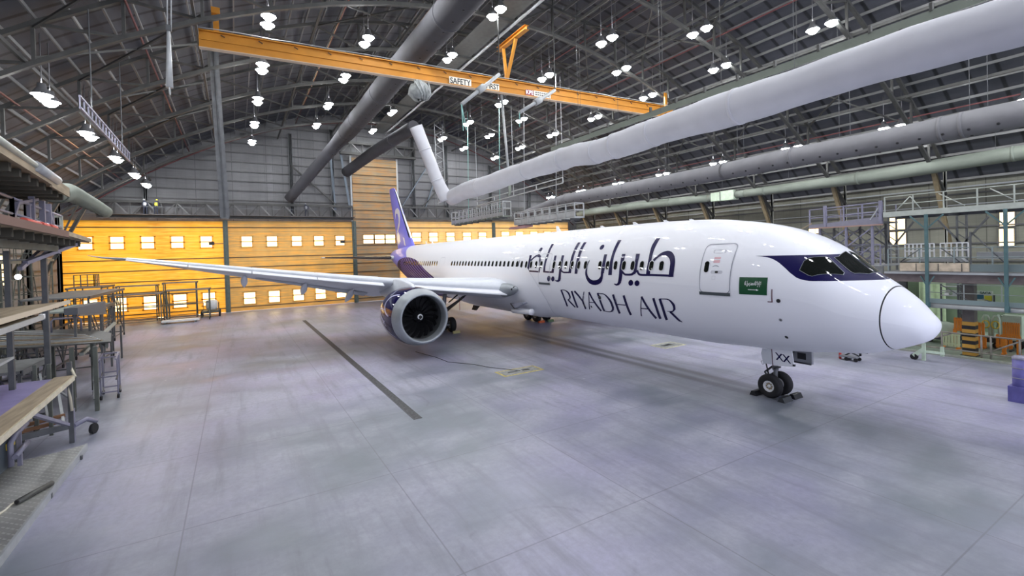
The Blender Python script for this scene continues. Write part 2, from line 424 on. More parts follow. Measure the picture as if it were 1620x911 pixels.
w2 = [(y, 9.1, 1.3, 1.45) for y in (18.6, 15.65, 12.6, 9.75, 6.9)] + [(y, 1.65, 1.4, 1.6) for y in (18.5, 15.6, 12.6, 9.75, 6.95)]
w3 = [(y, 9.25, 1.6, 1.35) for y in (2.85, 1.15, -0.4)]
w4 = [(y, 9.5, 1.5, 1.5) for y in (-4.6, -7.4, -10.35, -13.3, -16.2)] + [(y, 1.65, 1.4, 1.6) for y in (-4.6, -7.4, -10.35, -13.3, -16.2)]
w5 = [(y, 9.6, 1.6, 1.5) for y in (-20.7, -23.6, -26.7, -29.7)] + [(y, 1.65, 1.4, 1.6) for y in (-20.7, -23.6, -26.7, -29.7)]
door_leaf(1, 20.95, 36.9, 11.75, DO1, w1, 'orange hangar door leaf farthest left, behind the wing tip')
door_leaf(2, 4.9, 20.95, 11.8, DO2, w2, 'tan orange hangar door leaf between the two green door posts')
door_leaf(3, -1.7, 4.9, 21.25, DO3, w3, 'tall narrow rust-streaked door leaf behind the tail fin')
door_leaf(4, -18.35, -1.7, 11.95, DO4, w4, 'cream orange hangar door leaf just right of the tail fin')
door_leaf(5, -34.6, -18.35, 12.1, DO4, w5, 'cream orange hangar door leaf over the fuselage, farthest right')
for k, y in enumerate((20.95, 4.9, -18.35)):
    struct(MB().span((XB - 0.85, y - 0.28, 0), (XB - 0.6, y + 0.28, 11.9)).span((XB - 0.98, y - 0.1, 0), (XB - 0.85, y + 0.1, 11.9)), 'column_%d' % k,
           mat('green_grey_post', (0.10, 0.13, 0.115), 0.6, var=0.2), None, 'green-grey steel post between two hangar door leaves')
for k, y in enumerate((5.05, -1.85)):
    struct(MB().span((XB - 0.5, y - 0.12, 11.8), (XB - 0.2, y + 0.12, 21.5)), 'trim_%d' % (60 + k), PALE)
for k, (y, lab) in enumerate(((18.2, 'rightmost window of the left door leaf'), (2.3, 'rightmost window of the second leaf'))):
    lb = thing('door_latch_arm', 'dark latch arm beside the ' + lab, 'latch', (XB - 0.8, y + 3.3, 8.9))
    MB().tube((XB - 0.75, y + 3.0, 8.9), (XB - 0.75, y + 4.3, 8.9), 0.05).build('rod', GIRT, lb)
    MB().span((XB - 0.85, y + 4.0, 8.72), (XB - 0.62, y + 4.6, 9.08)).build('latch_block', BLACK, lb)

# lattice girders over the doors
def lattice(name, label, y0, y1, z0, z1, x, step, m=TRUSS):
    g = thing(name, label, 'girder', (x, (y0 + y1) / 2, z0))
    MB().span((x - 0.16, y0, z1 - 0.15), (x + 0.16, y1, z1 + 0.15)).build('top_chord', m, g)
    MB().span((x - 0.45, y0, z0 - 0.17), (x + 0.16, y1, z0 + 0.17)).build('bottom_chord', m, g)
    n = max(2, round((y1 - y0) / step)); dy = (y1 - y0) / n
    for i in range(n):
        a, b = (z0, z1) if i % 2 else (z1, z0)
        MB().bar((x, y0 + i * dy, a), (x, y0 + (i + 1) * dy, b), 0.13, 0.13).build('brace', PURLIN if i % 2 else m, g)
        MB().bar((x, y0 + i * dy, z0), (x, y0 + i * dy, z1), 0.12, 0.12).build('upright', m, g)
    return g
lattice('lattice_girder', 'dark lattice girder above the orange doors, left of the tall door', 5.1, 33.4, 12.2, 14.0, XB - 1.0, 1.5)
lattice('lattice_girder', 'dark lattice girder above the doors, right of the tail fin', -33.4, -1.9, 12.4, 14.1, XB - 1.0, 1.5)
lattice('lattice_girder', 'short dark lattice girder right on top of the tall narrow door', -4.6, 6.6, 21.7, 23.3, XB - 1.0, 1.5)
# columns of the back wall
for k, y in enumerate((29, 21, 13, 7.6, -4.4, -10, -18, -26)):
    lab = {0: 'far left', 1: 'second from the left', 2: 'third from the left', 3: 'just left of the tall door', 4: 'just right of the tall door', 5: 'behind the hanging white duct', 6: 'behind the hanging basket', 7: 'far right'}[k]
    c = thing('wall_column', 'grey steel column of the back wall above the doors, ' + lab, 'column', (XB - 0.5, y, 12.3), kind='structure')
    MB().ibeam((XB - 0.55, y, 12.3), (XB - 0.55, y, bot_z(y) + 0.6), 0.4, 0.4, 0.05).build('column_shaft', SCAF, c)
    for s_ in (-1, 1): MB().span((XB - 0.66, y + 0.2 * s_ - 0.035, 12.3), (XB - 0.44, y + 0.2 * s_ + 0.035, bot_z(y) + 0.6)).build('column_flange', SCAF, c)
BRB = mat('blue_grey_brace', (0.13, 0.16, 0.19), 0.5, 0.2)
for (ya, za, yb, zb, m_, lab) in ((13, 19.5, 7.2, 14.2, TRUSS, 'long dark brace crossing behind the dark duct'), (6.4, 21.6, 5.3, 13.5, BRB, 'steep blue-grey brace along the left edge of the tall door'),
        (7.8, 21.0, 7.4, 13.5, BRB, 'blue-grey brace standing left of the tall door'), (-2.4, 14.2, -7.2, 21.5, BRB, 'slanting blue-grey brace right of the tail fin'),
        (-6.0, 13.6, -8.4, 20.0, BRB, 'blue-grey brace right behind the fin, second of two'), (-5.5, 14.0, -10.2, 19.0, TRUSS, 'thin dark brace behind the white hanging duct')):
    b = MB().bar((XB - 0.62, ya, za), (XB - 0.62, yb, zb), 0.3, 0.16).build('wall_brace', m_, None, (XB - 0.62, yb, zb)); tag(b, lab, 'brace')

# ------------------------------------------------------------------ roof trusses
TX = [10.0, 18.0, 25.7, 33.6, 41.6, 49.6, 57.6]
YN = [-35.2 + 3.52 * i for i in range(21)]
ordn = ['nearest the camera on the right', 'second from the camera', 'third from the camera, right by the yellow crane', 'fourth from the camera, behind the yellow crane', 'fifth from the camera', 'sixth from the camera', 'last before the back wall']
def make_truss(x, k):
    t = thing('roof_truss', 'arched grey steel roof truss, ' + ordn[k], 'truss', (x, 0, 24.9))
    tc = MB(); bc = MB()
    for a, b in zip(YN, YN[1:]):
        tc.bar((x, a, top_z(a)), (x, b, top_z(b)), 0.24, 0.22); bc.bar((x, a, bot_z(a)), (x, b, bot_z(b)), 0.27, 0.2)
        bc.bar((x, a, bot_z(a) + 0.11), (x, b, bot_z(b) + 0.11), 0.06, 0.14)
    tc.build('top_chord', TRUSS, t); bc.build('bottom_chord', TRUSS, t)
    for i, y in enumerate(YN):
        MB().bar((x, y, bot_z(y)), (x, y, top_z(y)), 0.15, 0.15).build('web_post', TRUSS, t)
        if i:
            p = YN[i - 1]
            q = ((x, p, bot_z(p)), (x, y, top_z(y))) if y > 0.1 else ((x, p, top_z(p)), (x, y, bot_z(y)))
            MB().bar(*q, 0.14, 0.14).build('web_diagonal', TRUSS, t)
    for s in (-1, 1):
        y = 35.2 * s
        MB().ibeam((x, y, 0), (x, y, top_z(y)), 0.4, 0.35, 0.05).build('leg', WALLTAN if s < 0 else TRUSS, t)
        MB().ibeam((x, y * 0.925, bot_z(y * 0.925)), (x, y * 1.035, 5.5), 0.32, 0.3, 0.05).build('knee_brace', mat('brown_truss_knee', (0.24, 0.19, 0.11), 0.6, var=0.2) if s < 0 else TRUSS, t)
        MB().bar((x, y, 9.0), (x, y * 0.955, bot_z(y * 0.955)), 0.15, 0.15).build('knee_tie', TRUSS, t)
    return t
for k, x in enumerate(TX): make_truss(x, k)
# purlins run the length of the hangar
k = 0
for i in range(-30, 31):
    y = i * 1.22
    if abs(y) > 36.6: continue
    dz = 0.5 if i % 5 == 0 else 0
    p = MB().bar((XF + 20, y, top_z(y) + 0.24), (XB - 0.2, y, top_z(y) + 0.24), 0.08, 0.2)
    o = p.build('roof_purlin', PURLIN, None, (XF + 20, y, top_z(y))); tag(o, 'long galvanised purlin running the length of the dark roof', 'purlin', 'roof purlins', 'structure')
for i, y in enumerate((-32, -25.2, -18.2, -11.2, -4.2, 7.4, 14.5, 21.5, 28.5)):
    o = MB().bar((2, y, bot_z(y) + 0.28), (XB - 0.3, y, bot_z(y) + 0.28), 0.14, 0.2).build('roof_strut', TRUSS, None, (2, y, bot_z(y)))
    tag(o, 'straight strut tying the truss bottom chords along the hangar', 'strut', 'roof struts', 'structure')
# bracing in the roof plane between trusses, and red sprinkler pipes
for i in range(len(TX) - 1):
    for j, (ya, yb) in enumerate(((28.16, 21.12), (14.08, 7.04), (-7.04, -14.08), (-21.12, -28.16))):
        for a, b in ((ya, yb), (yb, ya)):
            o = MB().bar((TX[i], a, bot_z(a) + 0.3), (TX[i + 1], b, top_z(b) - 0.2), 0.11, 0.11).build('sway_brace', TRUSS, None, (TX[i], a, bot_z(a)))
            tag(o, 'slanting sway brace between neighbouring roof trusses', 'brace', 'roof sway braces', 'structure')
for i, y in enumerate((31, 24.5, 12.2, 5.6, -8.6, -15.4, -22.5, -29.4)):
    o = MB().tube((XF + 22, y, top_z(y) - 0.25), (XB - 0.4, y, top_z(y) - 0.25), 0.06, 6).build('sprinkler_pipe', REDPIPE, None, (XF + 22, y, top_z(y)))
    tag(o, 'thin red sprinkler pipe running under the dark roof', 'pipe', 'sprinkler pipes')
pp = [(XB - 0.4, y, top_z(y) - 0.7) for y in [36 - 1.8 * i for i in range(41)]]
tag(MB().path(pp, 0.07, 6).build('sprinkler_pipe', REDPIPE, None, pp[0]), 'red pipe arching along the top of the back wall', 'pipe')
# flat ridge panel with its light pipe
rp = thing('ridge_panel', 'flat grey panel under the roof ridge with a pale pipe along its edge', 'panel', (2, 1.5, 24.9))
MB().span((2, 0.45, 25.0), (63.5, 2.5, 25.06)).build('soffit_plate', mat('ridge_plate', (0.09, 0.095, 0.09), 0.6, var=0.2), rp)
MB().tube((2, 0.3, 24.75), (63, 0.3, 24.75), 0.11).build('edge_pipe', PALE, rp)

# ------------------------------------------------------------------ high-bay lamps
def make_lamp(loc, top):
    x, y, z = loc
    L = thing('high_bay_lamp', 'lamp', 'lamp', loc)
    MB().lathe([(0.62, 0.06), (0.60, 0.17), (0.36, 0.20), (0.30, 0.26), (0.02, 0.44), (0.0, 0.46), (0.02, 0.43), (0.28, 0.24)], (x, y, z), (0, 0, 1), 20).build('housing', LAMPBODY, L)
    MB().lathe([(0.0, 0.33), (-0.10, 0.325), (-0.21, 0.275), (-0.29, 0.18), (-0.325, 0.08), (-0.33, 0.0)], (x, y, z + 0.07), (0, 0, 1), 20).build('lens', LENS, L)
    MB().tube((x, y, z + 0.6), (x, y, top), 0.025, 6).build('hanger_rod', LAMPBODY, L)
    return L
ROWS = [  # (row words, y, list of x of the pairs from the camera to the back wall)
    ('row over the left docks', 28.2, [19.2, 27.4, 35.5, 43.9, 52.3, 59.2]),
    ('row crossing the crane end', 17.8, [17.0, (27.7, 17.65, 21.95), 32.8, 40.9, 49.2, 57.6]),
    ('row left of dark duct', 10.8, [22.0, 30.2, 38.5, 47.3, 55.8]),
    ('row right of dark duct', 2.8, [15.6, 24.0, 32.7, 41.6, 50.6, 60.0]),
    ('row above the hanging baskets', -5.2, [12.5, 21.0, 29.2, 37.5, 45.8, 54.2]),
    ('row above the white duct', -11.2, [9.0, 17.2, 25.6, 34.0, 43.0, 51.5, 60.0]),
    ('row between white and grey ducts', -15.9, [10.8, 18.8, 26.8, 34.8, 43.0, 51.0, 58.6]),
    ('row behind big grey duct', -27.7, [11.1, 19.3, 27.5, 35.5, 43.6, 52.0, 60.3]),
]
ROWZ = {28.2: 15.35, 17.8: 20.75, 10.8: 23.1, 2.8: 24.3, -5.2: 22.7, -11.2: 23.1, -15.9: 21.75, -27.7: 16.15}
nth = ['first', 'second', 'third', 'fourth', 'fifth', 'sixth', 'seventh', 'eighth', 'ninth']
lamp0 = None
for words_, y, xs in ROWS:
    z = ROWZ[y]
    for i, x in enumerate(reversed(xs)):
        yy_, zz_ = y, z
        if isinstance(x, tuple): x, yy_, zz_ = x
        for s, w_ in ((-0.62, 'nearer'), (0.62, 'farther')):
            lab = 'glowing %s lamp, %s pair from back wall, %s' % (w_, nth[i], words_)
            if lamp0 is None: lamp0 = lp = make_lamp((x + s, yy_, zz_), top_z(y))
            else: lp = dup(lamp0); lp.location = (x + s, yy_, zz_)
            lp['label'] = lab; lp['group'] = 'high-bay roof lamps'
# the rows go on over the nose and the camera, outside the frame
for y, x0 in ((28.2, 11), (17.8, 8.8), (10.8, 13.8), (2.8, 7.3), (-5.2, 4.0), (-11.2, 0.7), (-15.9, 2.6), (-27.7, 2.9)):
    for i in range(1 if y > 5 else 3):
        x = x0 - 8.3 * i
        if x < XF + 4: break
        for s in (-0.62, 0.62):
            lp = dup(lamp0); lp.location = (x + s, y, ROWZ[y]); lp['group'] = 'high-bay roof lamps'
            lp['label'] = 'glowing high-bay lamp over the open front of the hangar, ahead of the nose'

# letter strokes of the fuselage titles: rows of (station, height, station, height) along each stroke
ARABIC = [[[10.09,7.051,9.833,7.04],[10.091,6.882,9.841,6.873],[10.114,6.71,9.852,6.702],[10.087,6.464,9.864,6.459],[10.056,6.219,9.856,6.216],[10.029,5.975,9.839,5.974],[10.033,5.731,9.826,5.732],[10.046,5.487,9.801,5.491],[10.05,5.266,9.811,5.272]],[[9.759,6.022,9.673,5.907],[9.506,6.232,9.499,6.081],[9.287,6.364,9.309,6.191],[9.017,6.423,9.102,6.213],[8.776,6.367,8.907,6.14],[8.587,6.225,8.765,6.018],[8.467,6.04,8.687,5.833],[8.412,5.742,8.674,5.625],[8.418,5.468,8.681,5.37],[8.433,5.233,8.696,5.226]],[[10.723,5.48,10.598,5.523],[10.624,5.336,10.512,5.396],[10.464,5.237,10.425,5.336],[10.18,5.224,10.182,5.327],[9.732,5.236,9.736,5.337],[9.119,5.236,9.122,5.335],[8.421,5.236,8.424,5.332]],[[10.948,6.31,10.693,6.306],[10.913,6.102,10.675,6.101],[10.878,5.851,10.674,5.851],[10.859,5.599,10.669,5.601],[10.885,5.473,10.671,5.476]],[[10.851,5.533,10.653,5.467],[10.9,5.421,10.745,5.325],[11.015,5.344,10.96,5.234],[11.236,5.319,11.226,5.216],[11.427,5.32,11.461,5.22],[11.525,5.368,11.625,5.295],[11.632,5.455,11.72,5.412]],[[11.921,6.313,11.671,6.31],[11.919,6.109,11.661,6.107],[11.895,5.848,11.653,5.848],[11.9,5.586,11.662,5.589],[11.893,5.325,11.647,5.33],[11.919,5.062,11.673,5.069],[11.944,4.955,11.7,4.964]],[[11.936,5.001,11.699,4.972],[11.965,4.88,11.764,4.826],[12.02,4.802,11.912,4.711],[12.071,4.765,12.095,4.668],[12.247,4.78,12.271,4.745]],[[12.721,7.059,12.462,7.049],[12.699,6.787,12.463,6.78],[12.691,6.517,12.468,6.513],[12.684,6.275,12.477,6.272],[12.685,5.98,12.463,5.979],[12.688,5.711,12.455,5.713],[12.691,5.442,12.435,5.447],[12.698,5.213,12.426,5.22]],[[13.289,6.315,13.057,6.312],[13.274,6.118,13.039,6.116],[13.261,5.844,13.019,5.844],[13.259,5.57,13.017,5.573],[13.292,5.295,13.049,5.3]],[[14.376,6.029,14.358,5.997],[14.552,5.685,14.46,5.678],[14.604,5.292,14.446,5.354],[14.534,5.039,14.378,5.153],[14.389,4.819,14.211,4.99],[14.15,4.671,13.933,4.89],[13.805,4.632,13.642,4.915],[13.452,4.701,13.388,5.038],[13.2,4.87,13.289,5.169],[13.11,5.118,13.284,5.282],[13.099,5.324,13.274,5.358]],[[13.652,6.838,13.652,6.838],[13.597,6.804,13.717,6.852],[13.562,6.756,13.78,6.846],[13.551,6.701,13.834,6.818],[13.567,6.648,13.87,6.775],[13.607,6.605,13.883,6.721],[13.665,6.577,13.874,6.666],[13.729,6.57,13.842,6.618],[13.791,6.584,13.791,6.584]],[[11.018,5.011,11.018,5.011],[10.959,4.994,11.082,5.006],[10.916,4.957,11.143,4.979],[10.895,4.906,11.192,4.934],[10.9,4.849,11.22,4.878],[10.929,4.794,11.226,4.82],[10.979,4.749,11.206,4.768],[11.042,4.721,11.165,4.731],[11.107,4.715,11.107,4.715]],[[10.597,5.005,10.597,5.005],[10.539,4.988,10.661,5.0],[10.497,4.952,10.721,4.973],[10.475,4.902,10.769,4.929],[10.479,4.845,10.797,4.875],[10.508,4.791,10.802,4.817],[10.558,4.747,10.782,4.767],[10.619,4.719,10.741,4.73],[10.684,4.714,10.684,4.714]],[[15.589,7.046,15.323,7.036],[15.598,6.725,15.336,6.718],[15.578,6.428,15.318,6.424],[15.552,6.133,15.317,6.131],[15.551,5.838,15.298,5.838],[15.552,5.542,15.304,5.545],[15.559,5.216,15.31,5.222]],[[16.173,7.057,15.908,7.048],[16.163,6.799,15.891,6.792],[16.146,6.527,15.901,6.523],[16.143,6.257,15.898,6.254],[16.125,5.986,15.872,5.986],[16.117,5.656,15.864,5.658],[16.14,5.384,15.891,5.389],[16.15,5.242,15.906,5.248]],[[16.035,5.332,16.027,5.242],[16.599,5.321,16.606,5.23],[16.732,5.351,16.836,5.285],[16.881,5.481,16.984,5.446]],[[17.138,6.304,16.878,6.301],[17.094,5.988,16.852,5.987],[17.083,5.678,16.835,5.68],[17.1,5.368,16.867,5.372],[17.133,5.056,16.889,5.063],[17.182,4.883,16.906,4.891]],[[17.171,4.922,16.899,4.884],[17.203,4.83,16.992,4.753],[17.256,4.784,17.219,4.663],[17.366,4.77,17.422,4.697],[17.478,4.788,17.512,4.761]],[[17.906,6.3,17.673,6.297],[17.855,5.989,17.623,5.989],[17.853,5.673,17.6,5.674],[17.888,5.355,17.639,5.359],[17.913,5.214,17.652,5.22]],[[17.781,5.312,17.78,5.211],[18.247,5.316,18.25,5.214],[18.786,5.333,18.792,5.229]],[[18.875,7.052,18.61,7.044],[18.823,6.675,18.58,6.669],[18.778,6.478,18.56,6.475],[18.801,6.153,18.555,6.152],[18.807,5.926,18.59,5.926],[18.81,5.502,18.599,5.505],[18.815,5.257,18.563,5.262]],[[18.146,5.029,18.146,5.029],[18.078,5.014,18.218,5.016],[18.025,4.975,18.284,4.979],[17.996,4.917,18.334,4.921],[17.996,4.849,18.362,4.853],[18.025,4.782,18.363,4.784],[18.08,4.724,18.339,4.725],[18.15,4.685,18.29,4.686],[18.224,4.672,18.224,4.672]],[[17.716,5.009,17.716,5.009],[17.652,4.996,17.784,4.997],[17.601,4.96,17.846,4.963],[17.573,4.908,17.892,4.912],[17.572,4.847,17.918,4.85],[17.599,4.786,17.919,4.789],[17.65,4.735,17.894,4.736],[17.715,4.7,17.847,4.701],[17.785,4.688,17.785,4.688]],[[20.511,6.028,20.419,5.926],[20.228,6.247,20.094,6.179],[19.965,6.362,19.863,6.254],[19.695,6.409,19.654,6.209],[19.417,6.29,19.505,6.158],[19.275,6.058,19.496,6.025],[19.182,5.761,19.4,5.76],[19.187,5.432,19.364,5.429],[19.208,5.217,19.398,5.213]],[[19.221,5.309,19.227,5.21],[19.948,5.33,19.95,5.229],[20.703,5.338,20.703,5.242]],[[20.837,6.356,20.561,6.352],[20.749,5.994,20.476,5.994],[20.724,5.651,20.458,5.653],[20.786,5.34,20.55,5.344]],[[20.562,5.344,20.799,5.34],[20.64,5.015,20.852,5.114],[20.904,4.782,21.029,4.96],[21.314,4.678,21.284,4.89],[21.702,4.75,21.599,4.956],[21.978,4.982,21.8,5.139],[22.112,5.283,21.915,5.351],[22.074,5.534,21.929,5.606],[21.914,6.039,21.881,6.014]],[[19.716,6.835,19.716,6.835],[19.652,6.804,19.787,6.847],[19.608,6.758,19.855,6.837],[19.59,6.704,19.909,6.806],[19.602,6.65,19.943,6.76],[19.642,6.604,19.953,6.706],[19.702,6.574,19.937,6.651],[19.771,6.563,19.898,6.605],[19.84,6.574,19.84,6.574]]]
ENGLISH = [[[17.115,4.172,16.96,4.214],[17.058,3.828,16.896,3.872],[17.075,3.468,16.902,3.515],[17.187,3.106,16.998,3.157]],[[17.004,4.171,16.989,4.204],[16.728,4.173,16.694,4.216],[16.533,4.09,16.432,4.153],[16.416,3.942,16.258,3.999],[16.405,3.773,16.251,3.796],[16.465,3.691,16.412,3.647],[16.676,3.61,16.676,3.585]],[[16.718,3.568,16.59,3.63],[16.536,3.332,16.39,3.401],[16.369,3.11,16.242,3.168]],[[16.084,4.155,15.92,4.195],[16.068,3.865,15.898,3.909],[16.092,3.487,15.911,3.538],[16.179,3.109,15.981,3.166]],[[15.801,4.154,15.659,4.226],[15.505,3.863,15.361,3.931],[15.297,3.557,15.167,3.614]],[[14.872,4.203,14.805,4.2],[15.269,3.625,15.2,3.624]],[[15.327,3.6,15.167,3.647],[15.356,3.359,15.189,3.409],[15.421,3.097,15.241,3.152]],[[14.442,4.199,14.389,4.203],[14.635,3.746,14.564,3.753],[15.025,3.124,14.929,3.137]],[[14.483,4.175,14.349,4.226],[14.285,3.646,14.14,3.707],[14.069,3.092,13.904,3.165]],[[14.688,3.568,14.656,3.612],[14.274,3.576,14.243,3.619]],[[13.757,4.174,13.602,4.215],[13.732,3.695,13.567,3.744],[13.795,3.132,13.61,3.191]],[[13.73,4.155,13.714,4.19],[13.266,4.151,13.231,4.194],[13.019,3.98,12.91,4.043],[12.883,3.678,12.707,3.747],[12.905,3.43,12.721,3.459],[13.057,3.257,13.004,3.196],[13.309,3.174,13.354,3.119],[13.728,3.169,13.762,3.135]],[[12.547,4.163,12.384,4.207],[12.529,3.667,12.356,3.719],[12.608,3.097,12.413,3.161]],[[12.464,3.625,12.433,3.675],[11.678,3.644,11.649,3.692]],[[11.761,4.163,11.6,4.208],[11.74,3.698,11.57,3.753],[11.785,3.099,11.593,3.166]],[[10.462,4.206,10.422,4.206],[10.714,3.668,10.654,3.673],[10.989,3.135,10.911,3.147]],[[10.512,4.176,10.384,4.235],[10.279,3.567,10.14,3.637],[10.068,3.085,9.914,3.169]],[[10.727,3.559,10.698,3.607],[10.269,3.57,10.242,3.617]],[[9.774,4.159,9.625,4.204],[9.749,3.69,9.592,3.742],[9.816,3.108,9.639,3.17]],[[9.382,4.154,9.232,4.2],[9.351,3.704,9.194,3.756],[9.434,3.092,9.257,3.153]],[[9.354,4.147,9.344,4.181],[8.883,4.167,8.862,4.208],[8.717,4.058,8.631,4.122],[8.633,3.866,8.489,3.925],[8.657,3.735,8.534,3.722],[8.738,3.642,8.745,3.58],[9.072,3.598,9.08,3.58]],[[8.96,3.544,8.844,3.625],[8.774,3.319,8.652,3.403],[8.626,3.135,8.523,3.212],[8.46,3.111,8.44,3.129]]]

# ================================================================== the airliner
XS = [0, .03, .1, .25, .6, 1.2, 2, 3, 4, 5, 6.5, 8.5, 12, 41, 46, 50, 54, 57, 59.5, 61.3, 62.1]
TP = [3.68, 3.83, 3.945, 4.09, 4.508, 5.033, 5.61, 6.486, 7.013, 7.344, 7.652, 7.878, 7.98, 7.98, 7.97, 7.93, 7.85, 7.72, 7.5, 7.2, 6.98]
BT = [3.68, 3.515, 3.37, 3.187, 2.987, 2.726, 2.469, 2.341, 2.193, 2.105, 2.039, 1.941, 1.933, 1.933, 2.35, 3.2, 4.25, 5.05, 5.65, 6.1, 6.4]
WD = [0.0, .26, .46, .72, 1.08, 1.50, 1.90, 2.25, 2.50, 2.67, 2.81, 2.875, 2.885, 2.885, 2.80, 2.50, 1.98, 1.48, 1.0, .55, .28]
def pchip(xk, yk):
    n = len(xk); h = [xk[i + 1] - xk[i] for i in range(n - 1)]; d = [(yk[i + 1] - yk[i]) / h[i] for i in range(n - 1)]
    m = [0] * n; m[0], m[-1] = d[0], d[-1]
    for i in range(1, n - 1):
        if d[i - 1] * d[i] > 0:
            a, b = 2 * h[i] + h[i - 1], h[i] + 2 * h[i - 1]; m[i] = (a + b) / (a / d[i - 1] + b / d[i])
    def f(x):
        x = min(max(x, xk[0]), xk[-1]); i = 0
        while i < n - 2 and x >= xk[i + 1]: i += 1
        t = (x - xk[i]) / h[i]
        return (1 + 2 * t) * (1 - t) ** 2 * yk[i] + t * (1 - t) ** 2 * h[i] * m[i] + t * t * (3 - 2 * t) * yk[i + 1] + t * t * (t - 1) * h[i] * m[i + 1]
    return f
ftop, fbot, fwid = pchip(XS, TP), pchip(XS, BT), pchip(XS, WD)
def sect(x):
    t, b = ftop(x), fbot(x); return fwid(x), (t + b) / 2, max((t - b) / 2, 1e-4)
def fus(x, th, off=0.0):
    w, c, h = sect(x); p = V((x, w * math.cos(th), c + h * math.sin(th)))
    if off:
        e = 0.02; w2, c2, h2 = sect(x + e); w1, c1, h1 = sect(x - e)
        dx = V((2 * e, (w2 - w1) * math.cos(th), (c2 - c1) + (h2 - h1) * math.sin(th))); dt = V((0, -w * math.sin(th), h * math.cos(th)))
        n = dx.cross(dt)
        if n.length > 1e-9:
            n.normalize()
            if n.dot(V((0, math.cos(th), math.sin(th)))) < 0: n = -n
            p += n * off
    return p
def fxz(x, z, off=0.0):
    w, c, h = sect(x); return fus(x, math.asin(max(-1, min(1, (z - c) / h))), off)

air = thing('airliner', 'white twin-engine airliner with dark blue Arabic and RIYADH AIR titles and violet tail', 'airplane', (0, 0, 0))
def fus_material():
    m = mat('fuselage_livery', (0.86, 0.87, 0.90), 0.42, coat=0.3); t = NT(m); x, y, z = t.xyz()
    lo = t.m('ADD', t.m('MULTIPLY', t.curve(x, [(1, .13), (2.0, .135), (2.69, .131), (3.02, .137), (3.29, .181), (3.53, .285), (3.86, .477), (4.16, .625), (4.44, .706), (4.8, .748), (5, .757)], 1, 5), 1.5), 5.0)
    mask = t.m('MULTIPLY', t.m('MULTIPLY', t.m('GREATER_THAN', z, lo), t.m('LESS_THAN', z, 6.135)), t.m('LESS_THAN', x, 4.9))
    c = t.mix(mask, (0.91, 0.92, 0.96), (0.005, 0.003, 0.062))
    lav = t.m('GREATER_THAN', x, t.m('ADD', t.m('MULTIPLY', t.m('SUBTRACT', z, 6.45), 2.6), 48.0))
    sw = t.m('ADD', t.m('MULTIPLY', t.curve(x, [(38, .0), (40.3, .314), (42.4, .614), (44.6, .843), (48.1, .943), (50.9, .843), (52.8, .557), (54.5, .2), (56, .0)], 38, 56), 2.3), 4.25)
    sw = t.m('ADD', sw, t.m('MULTIPLY', t.m('LESS_THAN', x, 38.3), -5))
    dark = t.m('MULTIPLY', t.m('LESS_THAN', z, sw), t.m('GREATER_THAN', x, 38.0))
    low = t.m('MULTIPLY', t.m('GREATER_THAN', x, 38.6), t.m('LESS_THAN', z, 4.25)); low = t.m('MULTIPLY', low, t.m('LESS_THAN', x, 55.5))
    dark = t.m('MAXIMUM', dark, t.m('MULTIPLY', low, t.m('GREATER_THAN', z, t.m('ADD', t.m('MULTIPLY', t.m('SUBTRACT', 38.6, x), 0.37), 4.25))))
    f = t.m('FRACT', t.m('DIVIDE', t.m('SUBTRACT', z, t.m('MULTIPLY', x, 0.37)), 0.34))
    stripe = t.m('MULTIPLY', t.m('LESS_THAN', f, 0.34), t.m('LESS_THAN', x, 50.5))
    dk = t.mix(stripe, (0.020, 0.008, 0.075), (0.20, 0.14, 0.48))
    c = t.mix(lav, c, (0.26, 0.265, 0.95)); c = t.mix(dark, c, dk)
    t.lk(c, t.b.inputs['Base Color']); t.lk(t.m('SUBTRACT', 0.22, t.m('MULTIPLY', dark, 0.12)), t.b.inputs['Specular IOR Level'])
    t.lk(t.m('SUBTRACT', 0.30, t.m('MULTIPLY', dark, 0.22)), t.b.inputs['Coat Weight'])
    return m
FUSM = fus_material()
def rings(x0, x1, xs, n=72):
    return [[fus(x, 2 * math.pi * j / n) for j in range(n + 1)] for x in xs]
xs_n = [1.1 * (i / 16) ** 2 for i in range(1, 17)]
rd = MB(); rd.strip(rings(0, 0, [0.0005] + xs_n)); rd.build('radome', WHITE, air)
xs_f = [1.135] + [1.2 + 0.2 * i for i in range(45)] + [10.2 + 0.75 * i for i in range(41)] + [41 + 0.5 * i for i in range(43)]
xs_f = [x for x in xs_f if x < 62.1] + [62.1]
fb = MB(); fb.strip(rings(0, 0, xs_f)); fb.lathe([(0, 0.28), (0.06, 0.2), (0.02, 0.0)], (62.1, 0, 6.69), (1, 0, 0), 16)
fb.build('fuselage', FUSM, air)
MB().strip([[fus(x, 2 * math.pi * j / 72, -0.012) for j in range(73)] for x in (1.095, 1.14)]).build('radome_seam', BLACK, air)

